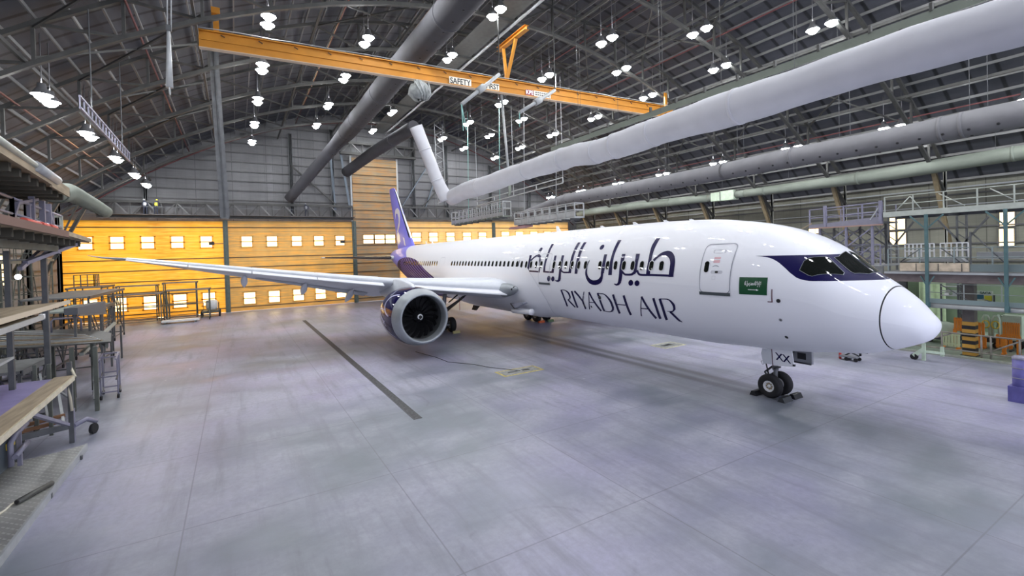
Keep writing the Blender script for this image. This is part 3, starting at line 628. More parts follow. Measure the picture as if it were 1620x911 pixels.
def sstrip(mb, rails_, off):
    """stroke given by rails in (station, height) pasted on the skin"""
    rows = []; m = len(rails_); ix = list(range(m)); fs_ = [pchip(ix, [r[k] for r in rails_]) for k in range(4)] if m > 2 else None
    for j, (a, b) in enumerate(zip(rails_, rails_[1:])):
        L = max(abs(a[0] - b[0]), abs(a[1] - b[1])); n = max(1, int(L / 0.07))
        for i in range(n):
            t = i / n; rows.append([f(j + t) for f in fs_] if fs_ else [a[k] + (b[k] - a[k]) * t for k in range(4)])
    rows.append(rails_[-1])
    mb.strip([[fxz(r[0] + (r[2] - r[0]) * u, r[1] + (r[3] - r[1]) * u, off) for u in (0, .5, 1)] for r in rows])
def rrect(x0, x1, z0, z1, r, k=5):
    P = []
    for cx, cz, a in ((x1 - r, z1 - r, 0), (x0 + r, z1 - r, 90), (x0 + r, z0 + r, 180), (x1 - r, z0 + r, 270)):
        for i in range(k + 1): an = R(a + 90 * i / k); P.append((cx + r * math.cos(an), cz + r * math.sin(an)))
    return P
def loop_line(mb, P, w, off, closed=True):
    n = len(P); Q = P + ([P[0]] if closed else []); cx = sum(p[0] for p in P) / n; cz = sum(p[1] for p in P) / n; rows = []
    for (a, b) in zip(Q, Q[1:]):
        L = math.hypot(a[0] - b[0], a[1] - b[1]); m = max(1, int(L / 0.15))
        for i in range(m): rows.append((a[0] + (b[0] - a[0]) * i / m, a[1] + (b[1] - a[1]) * i / m))
    rows.append(Q[-1])
    out = []
    for (x, z) in rows:
        d = math.hypot(x - cx, z - cz); ux, uz = (x - cx) / d, (z - cz) / d
        out.append([fxz(x - ux * w / 2, z - uz * w / 2, off), fxz(x + ux * w / 2, z + uz * w / 2, off)])
    mb.strip(out)
def patch(mb, P, off, cen=None):
    """filled convex outline on the skin, as concentric rings"""
    n = len(P); cx = sum(p[0] for p in P) / n; cz = sum(p[1] for p in P) / n
    Q = []
    for a, b in zip(P, P[1:] + P[:1]):
        q_ = max(1, int(math.hypot(a[0] - b[0], a[1] - b[1]) / .12)); Q += [(a[0] + (b[0] - a[0]) * i / q_, a[1] + (b[1] - a[1]) * i / q_) for i in range(q_)]
    big = max(abs(p[1] - cz) for p in P); ks = [.02] + [(i + 1) / max(2, int(big / .12)) for i in range(max(2, int(big / .12)))]
    rows = [[fxz(cx + (x - cx) * k, cz + (z - cz) * k, off) for x, z in Q + [Q[0]]] for k in ks]
    mb.strip(rows)
INK = mat('title_ink_navy', (0.007, 0.004, 0.060), 0.3, coat=0.12, spec=0.2)
m_ = MB()
for r in ARABIC: sstrip(m_, r, 0.012)
m_.build('arabic_title_lettering', INK, air)
m_ = MB()
for r in ENGLISH[:15]: sstrip(m_, r, 0.012)
m_.build('english_title_lettering', INK, air)
m_ = MB()
for r in ENGLISH[15:]: sstrip(m_, r, 0.012)
m_.build('english_title_lettering', INK, air)

# passenger windows of the starboard side
wins = [9.165 + .6096 * i for i in (0, 1, 2, 3, 4, 5, 6, 7, 9, 10, 11, 12, 13, 14)] + [19.72 + .6096 * i for i in range(-1, 24)] + [37.46 + .6096 * i for i in range(0, 19)]
for x in wins:
    h = 0.475 if x < 46 else 0.42
    q = MB(); P = rrect(x - 0.14, x + 0.14, 5.725 - h / 2, 5.725 + h / 2, 0.13, 4); patch(q, P, 0.018); wo = q.build('passenger_window', GLASSDARK, air)
    if x < 21:
        q = MB(); loop_line(q, P, 0.035, 0.02); q.build('window_rim', RIM, wo)
# cockpit windows
def th_of(p):
    w, c, h = sect(p[0]); return math.atan2((p[2] - c) / h, p[1] / w)
def glass_patch(P3, off, side):
    T = [(p[0], th_of(p)) for p in P3]; n = len(T); mb = MB(); cx = sum(t[0] for t in T) / n; ct = sum(t[1] for t in T) / n
    def dense(Q):
        out = []
        for a, b in zip(Q, Q[1:] + Q[:1]):
            for i in range(6): out.append((a[0] + (b[0] - a[0]) * i / 6, a[1] + (b[1] - a[1]) * i / 6))
        return out + [out[0]]
    Q = dense(T)
    mb.strip([[fus(cx + (x - cx) * k, (ct + (t - ct) * k) if side > 0 else math.pi - (ct + (t - ct) * k), off) for x, t in Q] for k in (0.02, .3, .55, .8, 1)])
    rim = MB(); rim.strip([[fus(cx + (x - cx) * k, (ct + (t - ct) * k) if side > 0 else math.pi - (ct + (t - ct) * k), off + 0.004) for x, t in Q] for k in (1.0, 1.035)])
    return mb, rim
SIDEW = [[3.338, 2.039, 5.577], [3.308, 1.775, 5.909], [3.225, 1.613, 6.015], [2.839, 1.212, 6.037], [2.747, 1.159, 5.989], [2.253, 1.219, 5.477], [2.249, 1.321, 5.402], [2.952, 1.97, 5.371], [3.062, 2.007, 5.407]]
FRONTW = [[2.665, 0.973, 6.01], [2.607, 0.761, 6.04], [2.66, 0.10, 6.17], [2.50, 0.055, 6.06], [1.95, 0.055, 5.56], [1.76, 0.06, 5.41], [1.79, 0.45, 5.385], [2.041, 0.934, 5.441], [2.142, 0.988, 5.505]]
for P in (SIDEW, FRONTW):
    for s in (1, -1):
        g, r_ = glass_patch(P, 0.012, s); go = g.build('cockpit_window', GLASSDARK, air); r_.build('window_rim', mat('grey_window_rim', (0.22, 0.24, 0.26), 0.4), go)
# cabin doors
LINE = mat('grey_seam_line', (0.30, 0.31, 0.36), 0.5); REDTX = mat('pale_red_stencil', (0.75, 0.45, 0.48), 0.5); GREYTX = mat('pale_grey_stencil', (0.62, 0.63, 0.68), 0.5)
def cabin_door(x0, x1, z0, z1, wx, lab, line, wide):
    P = rrect(x0, x1, z0, z1, 0.2); q = MB(); patch(q, P, 0.006); d = q.build('cabin_door', WHITE, air); d['label'] = lab
    q = MB(); loop_line(q, P, wide, 0.016); q.build('door_seam', line, d)
    q = MB(); sstrip(q, [(x0 - 0.02, z0 + 0.03, x0 - 0.02, z0 - 0.1), (x1 + 0.02, z0 + 0.03, x1 + 0.02, z0 - 0.1)], 0.03); q.build('door_sill', mat('dark_door_sill', (0.06, 0.075, 0.085), 0.5), d)
    if wx:
        q = MB(); patch(q, rrect(wx - 0.1, wx + 0.1, 5.47, 5.93, 0.09), 0.02); q.build('door_window', GLASSDARK, d)
        q = MB(); patch(q, rrect(6.05, 6.57, 5.42, 5.55, 0.06), 0.015); q.build('handle_recess', GREYTX, d)
        q = MB(); patch(q, rrect(6.24, 6.38, 5.44, 5.53, 0.04), 0.022); q.build('door_handle', BLACK, d)
        q = MB(); loop_line(q, rrect(6.11, 6.63, 6.27, 6.4, 0.06), 0.018, 0.016); q.build('vent_flap_seam', LINE, d)
        q = MB(); patch(q, rrect(6.24, 6.52, 5.86, 5.98, 0.02), 0.016); patch(q, rrect(6.24, 6.52, 6.02, 6.10, 0.02), 0.016); q.build('stencil_lettering', REDTX, d)
        q = MB(); sstrip(q, [(6.52, 5.72, 6.52, 5.69), (6.43, 5.76, 6.43, 5.73), (6.33, 5.76, 6.33, 5.73), (6.24, 5.72, 6.24, 5.69)], 0.016); q.build('handle_arc', LINE, d)
        q = MB(); loop_line(q, rrect(6.35, 6.49, 5.17, 5.32, 0.02), 0.014, 0.016); q.build('stencil_frame', GREYTX, d)
    return d
cabin_door(5.71, 7.06, 4.62, 6.645, 6.79, 'forward cabin door with small window between the titles and the flag', LINE, 0.035)
cabin_door(18.12, 19.34, 4.55, 6.42, None, 'second cabin door, cut into the Arabic title', GREYTX, 0.045)
cabin_door(35.6, 36.75, 4.62, 6.3, None, 'aft cabin door behind the wing', GREYTX, 0.035)
# flag by the forward door
q = MB(); q.strip([[fxz(4.29 + 1.04 * i / 10, 4.63 + 0.675 * j / 8, 0.012) for j in range(9)] for i in range(11)]); flag = q.build('flag_decal', GREENFLAG, air); flag['label'] = 'green flag decal with white script and a sword'
script = ['\ufefb', '\ufe87\ufedf\ufeea', '\ufe87\ufefb', '\ufe8d\ufedf\ufee0\ufeea', '\ufee3\ufea4\ufee4\ufeaa', '\ufead\ufeb3\ufeee\ufedd', '\ufe8d\ufedf\ufee0\ufeea']
vis = ' '.join(script)[::-1]
_, fs_, v2 = text_geo(vis, 1.0, (1, 0, 0), (0, 1, 0), (0, 0, 0), 0.03)
wd_ = max(v.x for v in v2) - min(v.x for v in v2); x0_ = min(v.x for v in v2); zlo = min(v.y for v in v2); zhi = max(v.y for v in v2)
q = MB(); q.add([fxz(5.12 - (v.x - x0_) / wd_ * 0.62, 4.93 + (v.y - zlo) / (zhi - zlo) * 0.235, 0.019) for v in v2], fs_)
sstrip(q, [(4.98, 4.835, 4.98, 4.815), (4.7, 4.832, 4.7, 4.81), (4.59, 4.826, 4.59, 4.806)], 0.019); sstrip(q, [(4.68, 4.85, 4.66, 4.79), (4.64, 4.845, 4.62, 4.79)], 0.019)
q.build('flag_script_lettering', WHITEINK, flag)
# small marks ahead of the flag
q = MB(); sstrip(q, [(4.135, 4.87, 4.10, 4.87), (4.14, 4.38, 4.105, 4.38)], 0.012); sstrip(q, [(4.28, 4.405, 4.28, 4.37), (4.105, 4.405, 4.105, 4.37)], 0.012); q.build('corner_mark_stripe', mat('dark_red_mark', (0.10, 0.015, 0.03), 0.5), air)
for (x, z, r1, mm) in ((3.904, 4.442, 0.075, DARKMET), (3.93, 3.71, 0.06, GEARGREY), (3.97, 3.0, 0.06, DARKMET)):
    q = MB(); P = [(x + r1 * math.cos(R(a)), z + r1 * math.sin(R(a))) for a in range(0, 360, 30)]; patch(q, P, 0.014); po = q.build('static_port', mm, air)
    q = MB(); P = [(x + .4 * r1 * math.cos(R(a)), z + .4 * r1 * math.sin(R(a))) for a in range(0, 360, 30)]; patch(q, P, 0.02); q.build('port_hole', BLACK, po)
q = MB(); loop_line(q, rrect(12.3, 15.0, 3.82, 3.98, 0.05), 0.03, 0.012); q.build('cargo_hatch_seam', GREYTX, air)
for (x, z, r1) in ((13.57, 3.96, 0.09), (15.26, 3.35, 0.07), (14.65, 3.33, 0.06)):
    q = MB(); P = [(x + r1 * math.cos(R(a)), z + 1.2 * r1 * math.sin(R(a))) for a in range(0, 360, 30)]; patch(q, P, 0.02); q.build('drain_port', DARKMET, air)

# blade aerials along the crown
for (x, h, l) in ((20.6, 0.42, 0.5), (13.2, 0.16, 0.4), (11.0, 0.12, 0.35), (16.0, 0.14, 0.4), (47.5, 0.35, 0.4), (45.4, 0.25, 0.5), (9.4, .1, .3)):
    z = ftop(x) - 0.02; MB().prism([(x, -0.03, z), (x + l, -0.03, z), (x + l * 1.1, -0.015, z + h), (x + l * 0.7, -0.015, z + h)], (0, 0.05, 0)).build('blade_aerial', WHITE, air)
for (x, l) in ((2.06, 0.14), (2.3, 0.0)):
    z = fbot(x) + 0.02; (MB().bar((x, 0, z), (x, 0, z - 0.14), 0.06) if l == 0 else MB().prism([(x, -.02, z), (x + .3, -.02, z), (x + .3, -.02, z - .06), (x, -.02, z - .05)], (0, .04, 0))).build('pitot_probe', BLACK, air)

# wing to body fairing
fr = MB(); rows = []
fx0 = pchip([1.7, 2.07, 3.37, 4.41, 5.44, 5.6], [20.5, 19.9, 19.1, 19.6, 20.7, 20.9])
for i in range(29):
    s = i / 28; row = []
    for j in range(45):
        th = R(12 - 204 * j / 44); w, c, h = sect(25); z = c + h * math.sin(th); xa = fx0(max(1.71, min(5.59, z))); xb = 38.5 - 0.6 * abs(math.cos(th))
        x = xa + (xb - xa) * s; e = min(s / 0.14, 1, (1 - s) / 0.3); e = e * e * (3 - 2 * e); st = min(1, max(0, (5.55 - z) / 1.3))
        row.append(fus(x, th, 0.015 + 0.24 * e * st))
    rows.append(row)
fr.strip(rows); fo = fr.build('belly_fairing', WHITE, air)
q = MB(); q.strip([[rows[0][k] + V((-0.04, 0, 0)) for k in range(45)], [rows[0][k] for k in range(45)]]); q.build('fairing_seam', GREYTX, fo)
MB().prism([(22.75, 3.12, 2.92), (22.2, 3.12, 2.62), (20.95, 3.10, 3.08), (21.2, 3.10, 3.12)], (0, -0.35, 0)).build('air_inlet', mat('inlet_shadow_grey', (0.25, 0.26, 0.32), 0.6), fo)
MB().prism([(22.78, 3.13, 2.94), (22.24, 3.13, 2.6), (22.12, 3.13, 2.64), (22.62, 3.13, 2.95)], (0, -0.3, 0)).build('inlet_throat', BLACK, fo)
MB().lathe([(0, .02), (.1, .16), (1.2, .2), (2.6, .2), (2.75, .22), (2.8, .0)], (23.3, 2.62, 2.32), (-1, 0.03, 0.06), 16).build('ram_air_scoop', WHITE, fo)

# ------------------------------------------------------------------ wings
LEX = pchip([2.0, 3.4, 27.2, 28.2, 29.2, 30.05], [22.0, 23.0, 39.69, 40.6, 41.7, 43.0])
CH = pchip([2.0, 3.4, 9.85, 15, 21, 27.2, 28.2, 29.2, 30.05], [12.6, 11.6, 7.2, 5.55, 3.75, 2.05, 1.75, 1.2, .4])
NOSEZ = pchip([2.0, 3.4, 27.2, 28.2, 29.2, 30.05], [3.42, 3.55, 6.86, 7.02, 7.18, 7.36])
LIFT = pchip([2.0, 3.4, 9.85, 20, 27.2, 28.5, 30.05], [.42, .42, .34, .24, .12, .03, 0])
def LEZ(y): return NOSEZ(y) + LIFT(y)
DRP = pchip([2.0, 3.4, 9.85, 12.5, 15.5, 20, 27.2, 30.05], [.45, .5, 1.5, 1.3, 1.0, .68, .2, .02])
THK = pchip([2, 3.4, 9.85, 27.2, 30.05], [.135, .13, .115, .095, .09])
def foil(u, t): return 5 * t * (.2969 * math.sqrt(u) - .126 * u - .3516 * u * u + .2843 * u ** 3 - .1036 * u ** 4)
US = [(1 - math.cos(math.pi * i / 14)) / 2 for i in range(15)]
def wpt(y, u, up, off=0.0):
    c = CH(y); t = THK(y); z = LEZ(y) - DRP(y) * (0.25 * u + 0.75 * u * u) + (foil(u, t) * (1.05 if up else -0.95)) * c
    return V((LEX(y) + u * c - (off if u < .02 else 0), y, z + (off if up else -off)))
def wing(s):
    def P(y, u, up, off=0.0): p = wpt(y, u, up, off); return V((p.x, p.y * s, p.z))
    ysec = [2.0, 3.4, 5, 7, 9.85, 12.5, 15, 17.5, 20, 22.5, 25, 27.2]
    b = MB(); rows = [[P(y, u, True) for u in reversed(US)] + [P(y, u, False) for u in US[1:]] for y in ysec]; b.strip(rows)
    w = b.build('wing', WINGGREY, air)
    if s > 0: w['label'] = 'starboard wing pointing at the left docks'
    b = MB(); yt = [27.2, 27.7, 28.2, 28.8, 29.4, 29.8, 30.05]; rows = [[P(y, u, True) for u in reversed(US)] + [P(y, u, False) for u in US[1:]] for y in yt]; b.strip(rows); b.add(rows[-1], [list(range(len(rows[-1])))]); b.build('raked_tip', WINGGREY, w)
    for (a, c) in ((3.45, 9.3), (10.75, 14.8), (14.85, 18.9), (18.95, 23.0), (23.05, 27.15)):
        b = MB(); n = 5; rows = []
        for i in range(n + 1):
            y = a + (c - a) * i / n; c_ = CH(y); A_ = P(y, .21, True, .03); N_ = V((LEX(y) - .15 * c_ ** .5, y * s, NOSEZ(y))); M_ = A_.lerp(N_, .62) + V((-.01 * c_, 0, .022 * c_)); B_ = V((LEX(y) + .035 * c_, y * s, NOSEZ(y) + .04)); T_ = P(y, .15, True, -.03)
            row = [A_ * (1 - q) ** 2 + M_ * 2 * q * (1 - q) + N_ * q * q for q in (0, .2, .4, .6, .75, .88, 1)]
            rows.append(row + [N_.lerp(B_, .4) + V((0, 0, -.04)), B_, B_.lerp(T_, .5) + V((-.02 * c_, 0, 0)), T_])
        b.strip(rows)
        for r_ in (rows[0], rows[-1]): b.add(r_, [list(range(len(r_)))])
        b.build('leading_edge_slat', WHITE, w)
    for y in (11.9, 15.2, 19.4, 7.2):
        te = P(y, 1, False); x0 = te.x - 0.42 * CH(y); z0 = P(y, .6, False).z
        e = V((te.x + 0.95, y * s, te.z - 0.85)); d = (e - V((x0, y * s, z0)))
        b = MB(); b.lathe([(0, .02), (.15, .15), (.35, .25), (.55, .25), (.75, .17), (.9, .07), (1, .01)], (x0, y * s, z0 - .02), d, 14)
        L = d.length; b.v = [V((x0, y * s, z0 - .02)) + d.normalized() * ((v - V((x0, y * s, z0 - .02))).dot(d.normalized())) * L + ((v - V((x0, y * s, z0 - .02))) - d.normalized() * (v - V((x0, y * s, z0 - .02))).dot(d.normalized())) for v in b.v]
        b.build('flap_track_fairing', WINGGREY, w)
    for (a, c) in ((3.6, 9.0), (10.6, 18.6)):
        b = MB(); rows = []
        for i in range(7):
            y = a + (c - a) * i / 6; rows.append([P(y, u, False, 0.03) for u in (.76, .85, .93, .995)]); 
        b.strip(rows); b.build('flap', mat('flap_blue_grey', (0.42, 0.46, 0.52), 0.45), w)
    # landing light in the wing root
    if True:
        b = MB(); b.lathe([(0, 0), (.05, .12), (.25, .24), (.8, .42), (1.6, .52)], (21.75, 3.05 * s, 4.02), (1, .1 * s, -0.10), 16); lo = b.build('root_fairing', SILVER, w)
        MB().lathe([(0, .1), (.02, .0)], (21.95, 3.22 * s, 4.10), (-1, 0.6 * s, 0.2), 12).build('landing_light', GLASSDARK, lo)
        MB().lathe([(0, .07), (.02, .0)], (22.05, 3.35 * s, 4.0), (-1, 0.7 * s, 0.2), 12).build('landing_light', GLASSDARK, lo)
    return w
W1 = wing(1); W2 = wing(-1)

# ------------------------------------------------------------------ engines
FANM = mat('fan_blade_black', (0.018, 0.018, 0.02), 0.35, 0.2)
def engine(s):
    ox, oy, oz = 21.9, 9.85 * s, 2.6
    b = MB(); b.lathe([(.95, 1.834), (1.12, 1.857), (1.4, 1.885), (1.7, 1.90), (2.4, 1.90), (3.2, 1.85), (4.2, 1.70), (5.2, 1.42), (5.25, 1.34), (4.0, 1.40)], (ox, oy, oz), (1, 0, 0), 56)
    e = b.build('engine', NAVY, air)
    if s > 0: e['label'] = 'starboard engine with dark blue cowling and grey inlet lip'
    b = MB(); b.lathe([(.97, 1.842), (.85, 1.82), (.62, 1.778), (.3, 1.70), (.1, 1.615), (.02, 1.545), (0, 1.50), (.03, 1.455), (.12, 1.42), (.35, 1.395), (.7, 1.39)], (ox, oy, oz), (1, 0, 0), 56); b.build('inlet_lip', SILVER, e)
    b = MB(); b.lathe([(.7, 1.39), (1.0, 1.40), (1.35, 1.42), (2.4, 1.42)], (ox, oy, oz), (1, 0, 0), 56); b.build('inlet_liner', mat('inlet_liner_grey', (0.10, 0.105, 0.11), 0.5), e)
    MB().disc((ox + 2.2, oy, oz), (1, 0, 0), 1.42, 40).build('fan_shadow_plate', BLACK, e)
    b = MB(); b.lathe([(0.78, 0.0), (.82, .08), (1.0, .25), (1.25, .38), (1.6, .46)], (ox, oy, oz), (1, 0, 0), 32); b.build('spinner', FANM, e)
    b = MB(); rows = []
    for i in range(25):
        t = i / 24; a = R(-60 + 330 * t); r0, r1 = .10 + .03 * t, .10 + .03 * t + .055 + 0.02 * math.sin(math.pi * t)
        def sp(r): return V((ox + .78 + 0.42 * (r / .27) ** 1.5 * 0.5 - 0.012, oy + r * math.cos(a) * s, oz + r * math.sin(a)))
        rows.append([sp(r0), sp((r0 + r1) / 2), sp(r1)])
    b.strip(rows); b.build('spinner_swirl_stripe', WHITEINK, e)
    for k in range(18):
        a0 = 2 * math.pi * k / 18; rows = []
        for i in range(9):
            t = i / 8; r = .4 + 1.0 * t; sweep = -0.28 * math.sin(math.pi * min(1, t * 1.05)) * (0.7) + .34 * t * t; row = []
            for j in range(4):
                u = j / 3; a = a0 + sweep * .5 + (u - .5) * (0.42 - .12 * t) * .62 / max(r, .45) * .9
                row.append(V((ox + 1.33 + .40 * (u - .5) * (1 - .45 * t) - .10 * math.sin(math.pi * t), oy + r * math.cos(a), oz + r * math.sin(a))))
            rows.append(row)
        b = MB(); b.strip(rows); b.build('fan_blade', FANM, e)
    b = MB(); b.lathe([(3.8, 1.0), (5.2, 1.0), (6.2, .78), (6.9, .62), (6.9, .5), (6.0, .5)], (ox, oy, oz), (1, 0, 0), 32); b.lathe([(6.0, .45), (7.6, .12), (7.8, 0)], (ox, oy, oz), (1, 0, 0), 24); b.build('core_exhaust', GEARGREY, e)
    # pylon
    b = MB(); rows = []
    for (x, zb, zt, hw) in ((23.4, 4.40, 4.46, .05), (24.2, 4.35, 4.72, .18), (26, 4.05, 4.95, .24), (27.6, 3.6, 4.95, .26), (29.5, 3.4, 4.55, .24), (31.5, 3.5, 4.3, .16), (33, 3.9, 4.2, .04)):
        rows.append([V((x, oy - hw, zb)), V((x, oy - hw, zt - .1)), V((x, oy, zt)), V((x, oy + hw, zt - .1)), V((x, oy + hw, zb))])
    b.strip(rows); b.build('pylon', WINGGREY, e)
    # pale outline ornament on the cowling
    OUT = mat('pale_outline_ink', (0.62, 0.60, 0.85), 0.3)
    def nac(x, an): 
        prof = pchip([.62, 1.1, 1.7, 2.4, 3.2, 4.2, 5.2], [1.775, 1.855, 1.90, 1.90, 1.85, 1.70, 1.42]); r = prof(x) + .012
        return V((ox + x, oy + r * math.cos(an) * s, oz + r * math.sin(an)))
    for line in ([(1.25, 52), (1.9, 48), (2.5, 40), (2.7, 28), (2.4, 16), (1.9, 8), (1.4, 5)], [(2.6, 14), (3.4, 16), (3.9, 10), (3.3, 0), (2.6, -8), (2.3, -18)], [(2.3, -6), (2.9, -16), (2.6, -26), (2.1, -34), (1.5, -40)]):
        b = MB(); fx_, fa_ = pchip(list(range(len(line))), [p[0] for p in line]), pchip(list(range(len(line))), [p[1] for p in line]); rows = []
        for i in range(8 * (len(line) - 1) + 1):
            k = i / 8; x, a = fx_(k), fa_(k); x2, a2 = fx_(min(k + .05, len(line) - 1)), fa_(min(k + .05, len(line) - 1)); x1, a1 = fx_(max(k - .05, 0)), fa_(max(k - .05, 0))
            dx, da = x2 - x1, R(a2 - a1) * 1.85; L = math.hypot(dx, da) or 1; wv = .035 + .05 * math.sin(math.pi * i / (8 * (len(line) - 1)))
            rows.append([nac(x - da / L * wv, R(a) + dx / L * wv / 1.85), nac(x, R(a)), nac(x + da / L * wv, R(a) - dx / L * wv / 1.85)])
        b.strip(rows); b.build('cowling_ornament_stripe', OUT, e)
    return e
engine(1); engine(-1)

# ------------------------------------------------------------------ tail
def tailplane(s):
    b = MB(); rows = []
    for (y, x, c, z) in ((.5, 54.6, 6.4, 6.35), (2, 55.7, 5.6, 6.42), (6, 58.3, 3.7, 6.56), (9.6, 60.6, 1.95, 6.68), (9.9, 61.0, 1.4, 6.69)):
        up = [V((x + u * c, y * s, z + foil(u, .1) * c)) for u in US]; lo = [V((x + u * c, y * s, z - foil(u, .1) * c)) for u in US[1:]]
        rows.append(list(reversed(up)) + lo)
    b.strip(rows); b.add(rows[-1], [list(range(len(rows[-1])))]); t = b.build('tailplane', WINGGREY, air)
    b = MB(); rr = []
    for r_ in rows[1:4]: rr.append([r_[14 + k] + V((-0.03, 0, .0)) for k in (-4, -3, -2, -1, 0, 1, 2, 3)])
    b.strip(rr); b.build('leading_edge', mat('dark_tailplane_edge', (0.10, 0.09, 0.09), 0.2, 0.6), t)
    return t
tailplane(1); tailplane(-1)
FL = [(7.6, 51.9, 7.4), (8.84, 53.0, 6.5), (12.5, 56.35, 4.7), (16.0, 59.5, 2.95), (16.35, 60.0, 2.45), (16.5, 60.7, 1.6)]
fle = pchip([f[0] for f in FL], [f[1] for f in FL]); fch = pchip([f[0] for f in FL], [f[2] for f in FL])
def fin(z, u, s, off=0): return V((fle(z) + u * fch(z), s * (foil(u, .095) * fch(z) + off), z))
b = MB(); zs = [7.4, 8, 9, 10.5, 12, 13.5, 15, 16, 16.35, 16.5]; rows = [[fin(z, u, 1) for u in reversed(US)] + [fin(z, u, -1) for u in US[1:]] for z in zs]
b.strip(rows); b.add(rows[-1], [list(range(len(rows[-1])))]); FN = b.build('tail_fin', LAV, air); FN['label'] = 'lavender tail fin with a pale hooked emblem'
for nm, ua, ub, mm, z0 in (('leading_edge', 0, .022, WHITE, 8.9), ('edge_shadow_line', .022, .075, mat('fin_edge_line', (0.012, 0.012, 0.05), 0.4), 9.0)):
    b = MB(); rows = []
    for i in range(9):
        z = z0 + (16.0 - z0) * i / 8; us = [ub, (ua + ub) / 2, ua]
        rows.append([fin(z, u, 1, .012) + V((-.012 if u == 0 else 0, 0, 0)) for u in us] + [fin(z, u, -1, .012) for u in reversed(us[:-1])] if ua == 0 else [fin(z, u, 1, .012) for u in us])
    b.strip(rows); b.build(nm, mm, FN)
MARK = mat('pale_tail_emblem', (0.93, 0.92, 1.0), 0.35)
def fpt(x, z, off=.014):
    u = max(0.01, min(.99, (x - fle(z)) / fch(z))); return V((x, foil(u, .095) * fch(z) + off, z))
b = MB(); hook = [(59.55, 11.9), (59.5, 12.5), (59.0, 12.95), (58.3, 12.95), (57.6, 12.5), (57.4, 11.9), (57.5, 11.2), (58.0, 10.7), (58.5, 10.3), (58.9, 9.9)]; wv = [.07, .22, .32, .4, .42, .38, .33, .29, .27, .3]
n = len(hook); rows = []; hx, hz, hw = (pchip(list(range(n)), q_) for q_ in ([p[0] for p in hook], [p[1] for p in hook], wv))
for i in range(6 * (n - 1) + 1):
    k = i / 6; k2, k1 = min(k + .1, n - 1), max(k - .1, 0); dx, dz = hx(k2) - hx(k1), hz(k2) - hz(k1); L = math.hypot(dx, dz) or 1; w_ = hw(k)
    rows.append([fpt(hx(k) - dz / L * w_, hz(k) + dx / L * w_), fpt(hx(k), hz(k)), fpt(hx(k) + dz / L * w_, hz(k) - dx / L * w_)])
b.strip(rows)
b.add([fpt(x, z) for x, z in ((59.25, 9.85), (58.3, 10.0), (57.6, 9.5), (57.3, 8.6), (57.75, 8.55), (58.1, 8.15), (58.5, 8.45), (59.0, 7.95), (59.35, 9.0))], [list(range(9))])
b.add([fpt(x, z) for x, z in ((55.95, 9.2), (55.3, 9.0), (54.6, 7.9), (55.3, 8.1), (55.5, 8.6))], [list(range(5))])
b.build('tail_emblem_print', MARK, FN)

# ------------------------------------------------------------------ landing gear
def wheel(parent, c, r, w, name='tyre', rim=RIM):
    cx, cy, cz = c; h = w / 2
    b = MB(); b.lathe([(-h * .8, r * .46), (-h * .95, r * .55), (-h, r * .72), (-h * .92, r * .87), (-h * .65, r * .965), (-h * .25, r), (h * .25, r), (h * .65, r * .965), (h * .92, r * .87), (h, r * .72), (h * .95, r * .55), (h * .8, r * .46)], c, (0, 1, 0), 36)
    for k in (-.35, 0, .35): b.lathe([(h * k - .008, r * .9975), (h * k - .008, r * 1.003), (h * k + .008, r * 1.003), (h * k + .008, r * .9975)], c, (0, 1, 0), 36)
    t = b.build(name, RUBBER, parent)
    b = MB()
    for s in (-1, 1): b.lathe([(s * h * .8, r * .47), (s * h * .86, r * .43), (s * h * .7, r * .36), (s * h * .45, r * .30), (s * h * .45, r * .14), (s * h * .75, r * .12), (s * h * .78, 0)], c, (0, 1, 0), 28)
    b.build('wheel_rim', rim, t)
    b = MB()
    for k in range(8):
        a = 2 * math.pi * k / 8
        for s in (-1, 1): b.box((cx + r * .22 * math.cos(a), cy + s * h * .5, cz + r * .22 * math.sin(a)), (r * .1, h * .2, r * .1))
    b.build('hub_bolt_pattern', mat('brass_hub_bolts', (0.30, 0.22, 0.10), 0.4, 0.5), t)
    return t
b = MB(); b.tube((5.52, 0, .5), (5.46, 0, 2.2), .085, 14); b.tube((5.5, 0, 1.15), (5.46, 0, 2.3), .13, 14); b.tube((5.52, -.42, .5), (5.52, .42, .5), .07, 12)
NG = b.build('nose_gear', GEARGREY, air); NG['label'] = 'nose gear with two black tyres and XX on its white door'
wheel_n = [wheel(NG, (5.52, y, .508), .508, .36) for y in (.38, -.38)]
b = MB(); b.bar((5.6, .05, 1.3), (5.95, .05, .98), .07, .05); b.bar((5.95, .05, .98), (5.6, .05, .58), .07, .05); b.bar((5.6, -.08, 1.3), (5.95, -.08, .98), .07, .05); b.tube((5.85, .12, 1.45), (5.75, .12, .95), .03); b.build('torque_link', DARKMET, NG)
b = MB(); b.path([(6.0, .1, 1.3), (6.08, .1, 1.42), (5.98, .1, 1.5), (5.88, .1, 1.42)], .02, 6, closed=True); b.build('tow_ring', RIM, NG)
b = MB(); b.tube((5.4, -.25, 1.42), (4.75, -.25, 2.15), .05); b.tube((5.3, 0, 1.3), (5.3, .4, 1.3), .04); b.build('drag_strut', DARKMET, NG)
